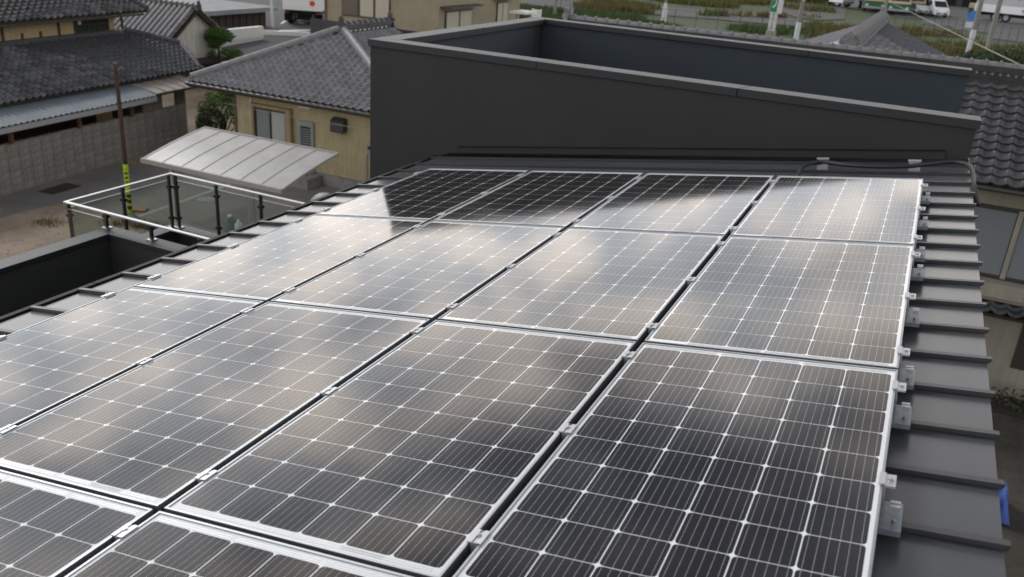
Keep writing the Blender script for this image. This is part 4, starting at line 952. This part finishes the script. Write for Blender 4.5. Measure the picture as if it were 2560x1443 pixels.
# ------------------------------------------------------------------ plants near
def leaf_cloud(b, c, rad, n, s, rnd, shell=.55):
    for k in range(n):
        while True:
            v = Vector((rnd.uniform(-1, 1), rnd.uniform(-1, 1), rnd.uniform(-1, 1)))
            if shell < v.length < 1: break
        v = Vector((v.x * rad[0], v.y * rad[1], v.z * rad[2])) + Vector(c)
        a = Vector((rnd.gauss(0, 1), rnd.gauss(0, 1), rnd.gauss(0, 1))).normalized(); d = a.orthogonal().normalized(); q = rnd.uniform(.6, 1.3) * s
        e = a.cross(d)
        b.add([v - d * q, v + e * q * .45, v + d * q, v - e * q * .45], [(0, 1, 2, 3)])
rd = random.Random(11)
p = at(528, 330, Y=16.2); sb = thing('shrub', 'rounded dark green topiary shrub at the end of the block wall', 'shrub', (p.x, 16.2, 0))
b = MB(); leaf_cloud(b, (0, 0, 1.05), (.52, .52, .55), 2600, .045, rd, .7); leaf_cloud(b, (0, 0, .45), (.35, .35, .35), 500, .05, rd); tag(b.build('crown', m_leafd, sb), kind='stuff'); MB().tube((0, 0, 0), (0, 0, 1.0), .06, .03).path([(0, 0, .6), (.15, .1, .9), (.25, .12, 1.2)], .02, 6).build('trunk', m_bark, sb)
sb2 = thing('shrub', 'bright green leafy shrub just behind the dark topiary', 'shrub', (p.x - .1, 17.0, 0))
b = MB()
for c_, r_2 in (((-.75, 0, 1.35), .38), ((-.4, .1, 1.75), .42), ((.1, .1, 1.85), .36), ((.75, 0, 1.6), .42), ((.95, 0, 1.1), .4), ((.2, .3, 1.3), .5), ((1.1, 0, .6), .35), ((-.9, 0, .8), .3)): leaf_cloud(b, c_, (r_2, r_2, r_2 * .8), 330, .07, rd, .3)
tag(b.build('crown', m_leaf, sb2), kind='stuff'); b = MB().tube((0, 0, 0), (0, 0, 1.3), .05, .03)
for q in ((-.7, 0, 1.4), (.7, 0, 1.5), (.1, .1, 1.8), (.9, 0, 1.1)): b.path([(0, 0, .5), (q[0] * .5, q[1], q[2] * .75), q], .02, 6)
b.build('trunk', m_bark, sb2)
p = at(549, 160, Y=23.5); pn = thing('pine_tree', 'small cloud-pruned pine tree in front of the white wall', 'tree', (p.x, 23.5, 0)); zg = p.z
k_ = 1.0
b = MB().path([(0, 0, 0), (.04, 0, zg * .6), (-.03, 0, zg + .1), (.02, 0, zg + .55), (-.1, .05, zg + 1.0)], lambda k: .10 - .017 * k, 8)
b.path([(0, 0, zg + .35), (.35, .0, zg + .30), (.75, 0, zg + .45)], .035, 6).path([(0, 0, zg + .7), (-.3, 0, zg + .9), (-.4, 0, zg + 1.2)], .03, 6).path([(0, 0, zg + .8), (.35, 0, zg + 1.1), (.45, .05, zg + 1.25)], .03, 6)
b.build('trunk', m_bark, pn)
b = MB()
for c_, rad, n_ in (((.05, 0, zg + 1.35), (.55, .5, .24), 900), ((-.35, 0, zg + 1.1), (.35, .35, .22), 500), ((-.3, .1, zg + .75), (.28, .3, .18), 300), ((.45, 0, zg + 1.25), (.42, .4, .16), 500), ((.75, 0, zg + .55), (.55, .45, .17), 750), ((.02, 0, zg + .95), (.35, .3, .2), 350), ((-.35, 0, zg + .3), (.22, .25, .25), 200)):
    for k in range(n_):
        while True:
            v = Vector((rd.uniform(-1, 1), rd.uniform(-1, 1), rd.uniform(-1, 1)))
            if v.length < 1: break
        v = Vector((v.x * rad[0], v.y * rad[1], v.z * rad[2])) + Vector(c_); d = Vector((rd.gauss(0, .7), rd.gauss(0, .7), abs(rd.gauss(.6, .5)))).normalized(); e = d.orthogonal().normalized()
        b.add([v - e * .012, v + e * .012, v + d * .11], [(0, 1, 2)]); f2 = d.cross(e); b.add([v - f2 * .03, v + f2 * .03, v + (d + f2 * .4) * .09], [(0, 1, 2)])
tag(b.build('crown', m_pine, pn), kind='stuff')

# ------------------------------------------------------------------ far field: fences, poles, signs, weeds, vehicles
def fence(px, hgt, label, n):
    pts = [gp(*q) for q in px]; f = thing('wire_fence', label, 'fence', pts[0]); o = pts[0]
    seg = []; tot = 0
    for a, c in zip(pts, pts[1:]): seg.append((tot, (c - a).length, a, c)); tot += (c - a).length
    def P(s):
        for t0, l, a, c in seg:
            if s <= t0 + l + 1e-6: return a.lerp(c, (s - t0) / l) - o
        return pts[-1] - o
    pm = MB().tube((0, 0, -.1), (0, 0, hgt), .026, n=6).mesh('post', m_fpost)
    for k in range(n + 1): ob('post', pm, f, P(tot * k / n))
    for zz in (hgt - .02, hgt * .55, .12):
        MB().path([P(tot * k / n) + Vector((0, 0, zz)) for k in range(n + 1)], .014, 5).build('rail_wire', m_wire, f)
    return f
fence([(1400, 42), (1500, 58), (1760, 82), (2010, 108)], 1.5, 'thin wire fence running just beyond the long tiled ridge', 12)
fence([(2235, 62), (2330, 74), (2440, 96), (2580, 124)], 1.5, 'wire fence along the edge of the parking lot', 17)
fence([(2305, 130), (2375, 150), (2480, 168)], 1.6, 'wire fence in the weeds right of the far tiled house', 4)
def pole(px, hgt, r0, r1, label, mt=m_pole, lean=0):
    p = gp(*px); t = thing('utility_pole', label, 'pole', p); MB().tube((0, 0, -.2), (lean, 0, hgt), r0, r1, 14).build('shaft', mt, t, smooth=True)
    for k in range(9): MB().tube((-.0 + lean * k / 20, -.0, 2.2 + k * .45), (.28 * (1 if k % 2 else -1), 0, 2.2 + k * .45), .012, n=6).build('step_bolt', m_gal, t)
    return t, p
u1, up1 = pole((2415, 152), 10, .17, .12, 'grey utility pole with white lower sleeve left of the other pole')
MB().tube((0, 0, 0), (0, 0, 2.1), .19, .185, 14).build('sleeve', m_polewhite, u1)
u2, up2 = pole((2456, 168), 10, .17, .12, 'bare concrete utility pole at far right, right of the sleeved pole')
u3, up3 = pole((2206, 52), 9, .16, .12, 'utility pole standing behind the far end of the round-capped ridge')
u4, up4 = pole((1986, 118), 9, .16, .12, 'utility pole with white cabinet between green sign and far tiled house')
MB().tube((0, 0, 0), (0, 0, 1.7), .19, .185, 14).build('sleeve', m_polewhite, u4)
for k, (zz, s_) in enumerate(((2.9, .34), (3.55, .3))): MB().cbox(-.33, -.05, zz + .6, .3, .3, s_ + .2).build('meter_box', m_polewhite, u4, bevel=.05)
MB().cbox(.08, -.17, 3.4, .16, .03, .5).build('number_plate', M('yellow plate', (.45, .45, .2), .5), u4)
p = gp(1658, 62); lp = thing('lamp_post', 'slim grey lamp post with white base above the long ridge', 'lamp post', p)
MB().tube((0, 0, 0), (0, 0, 7), .10, .06, 10).build('shaft', m_pole, lp, smooth=True); MB().tube((0, 0, 0), (0, 0, 1.35), .22, .20, 10).build('base', m_polewhite, lp); MB().tube((0, 0, 1.35), (0, 0, 1.7), .14, .10, 10).build('collar', m_polewhite, lp)
p = gp(1386, 45); lp = thing('lamp_post', 'thin grey post left of the ridge-end ornament', 'lamp post', p)
MB().tube((0, 0, 0), (0, 0, 6), .12, .09, 10).build('shaft', m_pole, lp, smooth=True); MB().tube((0, 0, 0), (0, 0, .4), .2, .18, 10).build('base', m_conc, lp)
# green pillar sign
p = gp(1930, 96); sg_ = thing('pillar_sign', 'tall green and white pillar sign on two pale posts', 'sign', p, (0, 0, R_(-14)))
dist = (p - CAMP).length; s_ = dist / FPX
zb_ = 54 * s_ * 1.02
MB().box(-.30 * 1, .30, -.03, .30, zb_, zb_ + 5).build('cabinet', m_polewhite, sg_)
MB().box(-.55, -.301, -.03, .30, zb_, zb_ + 5).build('cabinet_edge', m_polewhite, sg_)
MB().box(-.53, .00, -.045, -.031, zb_ + .07, zb_ + 4.9).build('green_face', m_green, sg_)
for x in (-.38, -.05): MB().box(x - .1, x + .1, 0, .2, -.2, zb_).build('post', m_polewhite, sg_)
MB().box(-.55, .12, -.1, .32, -.2, .55).build('plinth', m_conc, sg_)
cu = bpy.data.curves.new('character', 'FONT'); cu.body = '\u3046'; cu.size = 1.25; cu.align_x = 'CENTER'; cu.extrude = .006
to = bpy.data.objects.new('character', cu); COL.objects.link(to); bpy.context.view_layer.update()
cme = bpy.data.meshes.new_from_object(to.evaluated_get(bpy.context.evaluated_depsgraph_get())); bpy.data.objects.remove(to); cme.materials.append(m_pvc)
co_ = ob('character', cme, sg_, (-.265, -.052, zb_ + .42), (R_(90), 0, 0)); co_.scale = (.45, 1.0, 1)
# white slatted board beyond the parapet corner
p = at(1340, 42, Y=30); bd = thing('slatted_board', 'small white slatted board beyond the far parapet corner', 'board', (p.x, 30, G(p.x, 30)))
zz = p.z - G(p.x, 30)
for k in range(4): MB().box(-.22, .22, 0, .03, zz - .02 + k * .085, zz + .045 + k * .085).build('slat', m_pvc, bd)
for x in (-.2, .2): MB().box(x - .025, x + .025, .031, .07, 0, zz + .33).build('post', m_pvc, bd)
p = at(1300, 35, Y=32); bd = thing('porch_roof', 'small white porch roof edge beside the cream house', 'canopy', (p.x, 32, G(p.x, 32))); zz = p.z - G(p.x, 32)
MB().box(-.5, .35, -.1, 1.2, zz, zz + .10).build('roof', m_pvc, bd)
for x in (-.4, .28): MB().box(x - .03, x + .03, .5, .56, 0, zz).build('post', m_pvcg, bd)
# wires
def wire(name, a, c, sag, label, mt=m_wire, r=.012):
    a, c = Vector(a), Vector(c); pts = [a.lerp(c, k / 16) - Vector((0, 0, sag * 4 * (k / 16) * (1 - k / 16))) - a for k in range(17)]
    return tag(MB().path(pts, r, 6).build(name, mt, None, a), label, 'cable')
a = up3 + Vector((0, 0, 4.3)); c = at(2520, 165, Y=40); c = at(2700, 262, Y=30)
wr = wire('overhead_cable', at(2235, 10, Y=97), at(2680, 225, Y=26), .0, 'pale overhead cable slanting down to the right past the poles', m_wirew, .02)
p = at(2330, 79, Y=60); 
wire('service_cable', at(560, 258, Y=14.2), at(1010, 340, Y=12.5), .03, 'thin service cable crossing in front of the ochre wall', M('blue grey cable', (.10, .13, .16), .6), .010)
# vehicles in the far lot
def wheel(par, x, y, r=.32, w=.2):
    o = MB().tube((x - w / 2, y, r), (x + w / 2, y, r), r, n=16).build('wheel', m_tyre, par); MB().tube((x - w / 2 - .01, y, r), (x + w / 2 + .01, y, r), r * .6, n=12).build('rim', m_gal, o)
def van(px, rz, label):
    p = gp(*px); t = thing('van', label, 'van', (p.x, p.y, p.z + .05), (0, 0, rz), 'white vans in the far lot')
    prof = [(0.0, .28), (0.05, .75), (.35, .98), (1.15, 1.72), (1.6, 1.86), (4.2, 1.88), (4.45, 1.7), (4.55, .9), (4.5, .28)]
    b = MB(); W_ = .86
    lay = [(-W_, 0), (-W_ * .98, 0), (W_ * .98, 0), (W_, 0)]
    n = len(prof)
    for sx, ins in ((-1, 1), (1, 1)):
        for y, z in prof:
            k = 1 - .16 * max(0, (z - .95) / .95); b.v.append((sx * W_ * k, y, z))
    b.f = [tuple(range(n)), tuple(range(n, 2 * n))[::-1]] + [(i, n + i, n + (i + 1) % n, (i + 1) % n) for i in range(n)]
    b.build('body', m_vwhite, t, bevel=.06)
    MB().add([(-.72, .46, 1.06), (.72, .46, 1.06), (.64, 1.11, 1.66), (-.64, 1.11, 1.66)], [(0, 1, 2, 3)]).build('windscreen', m_pane_dk, t, (0, -.025, .03))
    for s_ in (-1, 1):
        for ya, yb in ((1.0, 1.9), (2.0, 3.1), (3.2, 4.2)):
            MB().add([(s_ * .865, ya + (.25 if ya == 1.0 else 0) * 0, 1.08), (s_ * .865, yb, 1.08), (s_ * .765, yb, 1.66), (s_ * .765, ya + (.35 if ya == 1.0 else 0), 1.66)], [(0, 1, 2, 3)]).build('side_window', m_pane_dk, t)
        MB().box(s_ * .62 - .16, s_ * .62 + .16, -.03, .1, .62, .80).build('headlight', m_lens, t); wheel(t, s_ * .78, .85); wheel(t, s_ * .78, 3.65)
        MB().box(s_ * .93 - .08, s_ * .93 + .08, 1.0, 1.12, 1.05, 1.2).build('mirror', m_vwhite, t)
    MB().box(-.6, .6, -.035, .02, .36, .52).build('grille', m_trim, t); MB().box(-.17, .17, -.045, -.036, .40, .50).build('number_plate', m_pvc, t)
van((2306, 40), R_(12), 'white van parked beside the green trucks, left of the other van')
van((2352, 46), R_(26), 'white minivan with dark side windows parked in the open, right of the other van')
def truck(px, rz, label, cabmat, bodymat, ln=7.5, upper=None, hgt=3.3, bed=False):
    p = gp(*px); t = thing('truck', label, 'truck', (p.x, p.y, p.z + .05), (0, 0, rz), 'trucks in the far lot')
    MB().box(-1.15, 1.15, 0, 1.9, .45, 1.30).build('cab', cabmat, t, bevel=.06)
    up = MB().prism([(.02, 1.301), (1.9, 1.301), (1.9, 2.75), (.30, 2.75)], 2.2, lambda y, z, s: (-1.1 + s, y, z)).build('cab_upper', upper or cabmat, t)
    MB().add([(-.98, .05, 1.42), (.98, .05, 1.42), (.95, .27, 2.45), (-.95, .27, 2.45)], [(0, 1, 2, 3)]).build('windscreen', m_pane_dk, t, (0, -.03, 0))
    if upper: MB().box(-1.16, 1.16, -.02, 1.0, 1.20, 1.42).build('cab_band', upper, t)
    MB().box(-1.1, 1.1, -.06, .1, .40, .62).build('bumper', m_pvcg, t)
    for s_ in (-1, 1):
        MB().box(s_ * .85 - .16, s_ * .85 + .16, -.07, .05, .66, .86).build('headlight', m_lens, t); wheel(t, s_ * .98, .75, .45, .28); wheel(t, s_ * .98, ln - 1.2, .45, .28); wheel(t, s_ * .98, ln - 2.3, .45, .28)
        MB().box(s_ * 1.3 - .08, s_ * 1.3 + .08, -.05, .05, 1.6, 2.1).build('mirror', m_trim, t)
    MB().box(-.45, .45, 1.95, ln, .55, .9).build('chassis', m_trim, t)
    if bed: MB().box(-1.2, 1.2, 2.05, ln, .95, 1.75).build('cargo_bed', bodymat, t, bevel=.02)
    else: MB().box(-1.2, 1.2, 2.05, ln, .95, hgt).build('cargo_box', bodymat, t, bevel=.02)
    for k in range(4): MB().box(-1.215, -1.201, 2.3 + k * (ln - 2.6) / 4, 2.36 + k * (ln - 2.6) / 4, 1.0, 1.7).build('side_bar', m_pvcg, t)
    return t
truck((2183, 32), R_(10), 'green and cream truck front, leftmost of the three green trucks', m_truckg, m_truckg, 8, m_cream2)
truck((2243, 39), R_(8), 'green and cream truck front, middle of the three green trucks', m_truckg, m_truckg, 8, m_cream2)
truck((2280, 37), R_(8), 'green and cream truck front, nearest to the white vans', m_truckg, m_truckg, 8, m_cream2)
truck((2118, 20), R_(62), 'white truck parked at the left end of the truck row', m_vwhite, m_vwhite, 8)
p = gp(2580, 66); tl = thing('trailer_truck', 'long white trailer truck with low side boards at the right edge', 'truck', (p.x, p.y, p.z + .05), (0, 0, R_(-16)))
MB().box(-6.2, 6, -.02, 2.4, .95, 1.75).build('side_board', m_vwhite, tl, bevel=.02); MB().box(-6.15, 6, .02, 2.36, 1.76, 3.4).build('wing_body', M('wing body', (.42, .42, .44), .35), tl)
MB().box(-6, 6, .4, 2, .6, .94).build('chassis', m_trim, tl)
for x in (-3.9, -2.8, .8, 4): 
    o = MB().tube((x, .05, .5), (x, .35, .5), .48, n=16).build('wheel', m_tyre, tl); MB().tube((x, .04, .5), (x, .36, .5), .27, n=12).build('rim', m_gal, o)
for k in range(5): MB().box(-6 + k * 2.4, -5.94 + k * 2.4, -.04, -.021, .97, 1.73).build('side_bar', m_pvcg, tl)
MB().box(-1.4, -.6, -.035, -.0205, 1.25, 1.5).build('lettering', m_pvcg, tl)
MB().prism([(-.15, 0), (.12, .35), (.2, .8), (-.1, .6)], .02, lambda x, z, s: (x - 1.8, .02 - s, z + 2.3)).build('mark', M('teal mark', (.02, .22, .2), .5), tl)
MB().prism([(-.1, 0), (.22, .1), (.1, .7)], .02, lambda x, z, s: (x - 1.1, .02 - s, z + 2.2)).build('mark', m_red, tl)
# dark depot, blue board, small bin, round sign
p = gp(2400, 24); dp = thing('depot_building', 'dark open depot building behind the vans', 'building', (p.x, p.y + 8, p.z), (0, 0, R_(-10)))
MB().box(-12, 5, 0, 10, 0, 6).build('wall', M('depot', (.05, .045, .04), .8, 0, .3, .4), dp); MB().box(-12.5, 5.5, -1.5, 10, 6, 6.4).build('roof', m_pvcg, dp)
for k in range(6): MB().box(-11 + 2.8 * k, -9 + 2.8 * k, -.04, -.001, 0, 3.2).build('bay_door', m_trim, dp)
p = gp(2478, 42); sg2 = thing('signboard', 'blue signboard over a white panel behind the utility poles', 'sign', p)
MB().box(-.75, .75, 0, .12, .1, 1.6).build('lower_panel', m_polewhite, sg2); MB().box(-.95, .95, -.02, .14, 1.61, 3.6).build('board', m_bluesign, sg2)
for k in range(3): MB().box(-.7, .7 - .3 * k, -.03, -.0205, 2.0 + .45 * k, 2.16 + .45 * k).build('lettering', m_pvc, sg2)
p = gp(2432, 36); bn = thing('bin', 'small green bin with cream lid on the far lot', 'bin', p); MB().box(-.6, .6, -.4, .4, 0, .75).build('body', m_truckg, bn, bevel=.04); MB().box(-.62, .62, -.42, .42, .76, 1.3).build('lid', m_cream2, bn, bevel=.05)
p = gp(2417, 100); rs = thing('road_sign', 'round blue road sign with pale plate left of the utility pole', 'sign', p)
MB().tube((0, 0, 0), (0, 0, 2.3), .03).build('post', m_gal, rs); MB().tube((0, -.04, 2.0), (0, -.06, 2.0), .42, n=20).build('disc', M('sign blue', (.03, .16, .50), .4), rs); MB().cbox(-.1, -.05, 1.25, .62, .02, .5).build('plate', m_polewhite, rs)
# bushes at the far right
for k, (px, r0) in enumerate((((2470, 172), .9), ((2515, 178), 1.1), ((2560, 182), 1.2), ((2430, 160), .6))):
    p = gp(*px); hb = thing('bush', ('dense dark bush behind the long ridge, ' + ['just right of the utility poles', 'second from the right edge', 'at the right edge of the view', 'between the utility poles'][k]), 'bush', p, group='bushes behind the long ridge')
    b = MB(); leaf_cloud(b, (0, 0, r0 * .7), (r0 * 1.3, r0, r0 * .8), 900, .10, rd, .3); leaf_cloud(b, (r0 * .8, .2, r0 * .5), (r0 * .9, r0 * .8, r0 * .6), 400, .10, rd, .3); tag(b.build('crown', m_hedge, hb), kind='stuff'); MB().tube((0, 0, -.1), (0, 0, r0 * .7), .07, .03).build('trunk', m_bark, hb)
# weeds
def weeds(name, mat, n, region, hgt, label, seed):
    r = random.Random(seed); b = MB(); c = 0; tries = 0
    while c < n and tries < n * 20:
        tries += 1
        px, py = region(r); p = gp_fast(px, py)
        if p is None: continue
        if mnoise.noise((p.x * .12, p.y * .12, seed)) < -.12: continue
        c += 1; hh = hgt * r.uniform(.5, 1.5)
        for q in range(5):
            a = r.uniform(0, 6.28); w_ = r.uniform(.05, .12); d = Vector((math.cos(a), math.sin(a), 0)); o = p + Vector((r.gauss(0, .25), r.gauss(0, .25), 0)); l_ = Vector((r.gauss(0, .25), r.gauss(0, .25), 1)) * hh
            b.add([o - d * w_, o + d * w_, o + l_], [(0, 1, 2)])
    tag(b.build(name, mat), label, 'weeds', kind='stuff')
def gp_fast(px, py):
    r = ray(px, py); t = 60.0
    for _ in range(30):
        p = CAMP + r * t; z = G(p.x, p.y); dz = p.z - z
        if abs(dz) < .01: break
        t += dz / max(.02, -r.z) * .8
    p = CAMP + r * t; p.z = G(p.x, p.y); return p if t > 0 else None
def reg1(r):
    x = r.uniform(1290, 2010); return x, r.uniform(28 + (x - 1400) * .08, 60 + (x - 1400) * .11)
def reg2(r):
    x = r.uniform(1280, 2080); return x, r.uniform(-8, 30 + (x - 1400) * .03)
def reg3(r):
    x = r.uniform(2010, 2580); return x, r.uniform(40 + (x - 2010) * .13, 125 + (x - 2010) * .11)
weeds('grass', m_grass, 2600, reg1, .38, 'green weeds along the wire fence beyond the ridge', 2.5)
weeds('dry_weeds', m_weed, 1800, reg2, .55, 'orange and yellow dry weeds on the field', 7.7)
weeds('tall_weeds', m_weed, 1300, reg3, .45, 'mixed weeds right of the far tiled house', 4.2)

# small stones and tufts on the bare dirt below the railing
r = random.Random(21); st_ = MB(); tf = MB()
for k in range(420):
    p = at(r.uniform(-40, 520), r.uniform(520, 640), Z=0)
    if p.x > -6.6: continue
    q = r.uniform(.012, .045)
    st_.add([(p.x + q * math.cos(a) * r.uniform(.7, 1.2), p.y + q * math.sin(a) * r.uniform(.7, 1.2), .004) for a in (0, 1.2, 2.5, 3.8, 5.1)] + [(p.x, p.y, q * .9)], [(0, 1, 5), (1, 2, 5), (2, 3, 5), (3, 4, 5), (4, 0, 5)])
tag(st_.build('gravel', m_conc), 'scattered small stones on the bare dirt', 'gravel', kind='stuff')
for k in range(900):
    c = r.choice([(395, 572), (360, 566), (300, 560), (470, 590), (120, 560)]); p = at(c[0] + r.gauss(0, 22), c[1] + r.gauss(0, 5), Z=0)
    if p.x > -6.6: continue
    a = r.uniform(0, 6.3); hh = r.uniform(.05, .16); d = Vector((math.cos(a), math.sin(a), 0)) * .012
    tf.add([p - d, p + d, p + Vector((r.gauss(0, .05), r.gauss(0, .05), hh))], [(0, 1, 2)])
tag(tf.build('dry_grass', M('dry grass', (.16, .11, .05), .9)), 'dry brown grass tufts on the dirt below the railing', 'grass', kind='stuff')
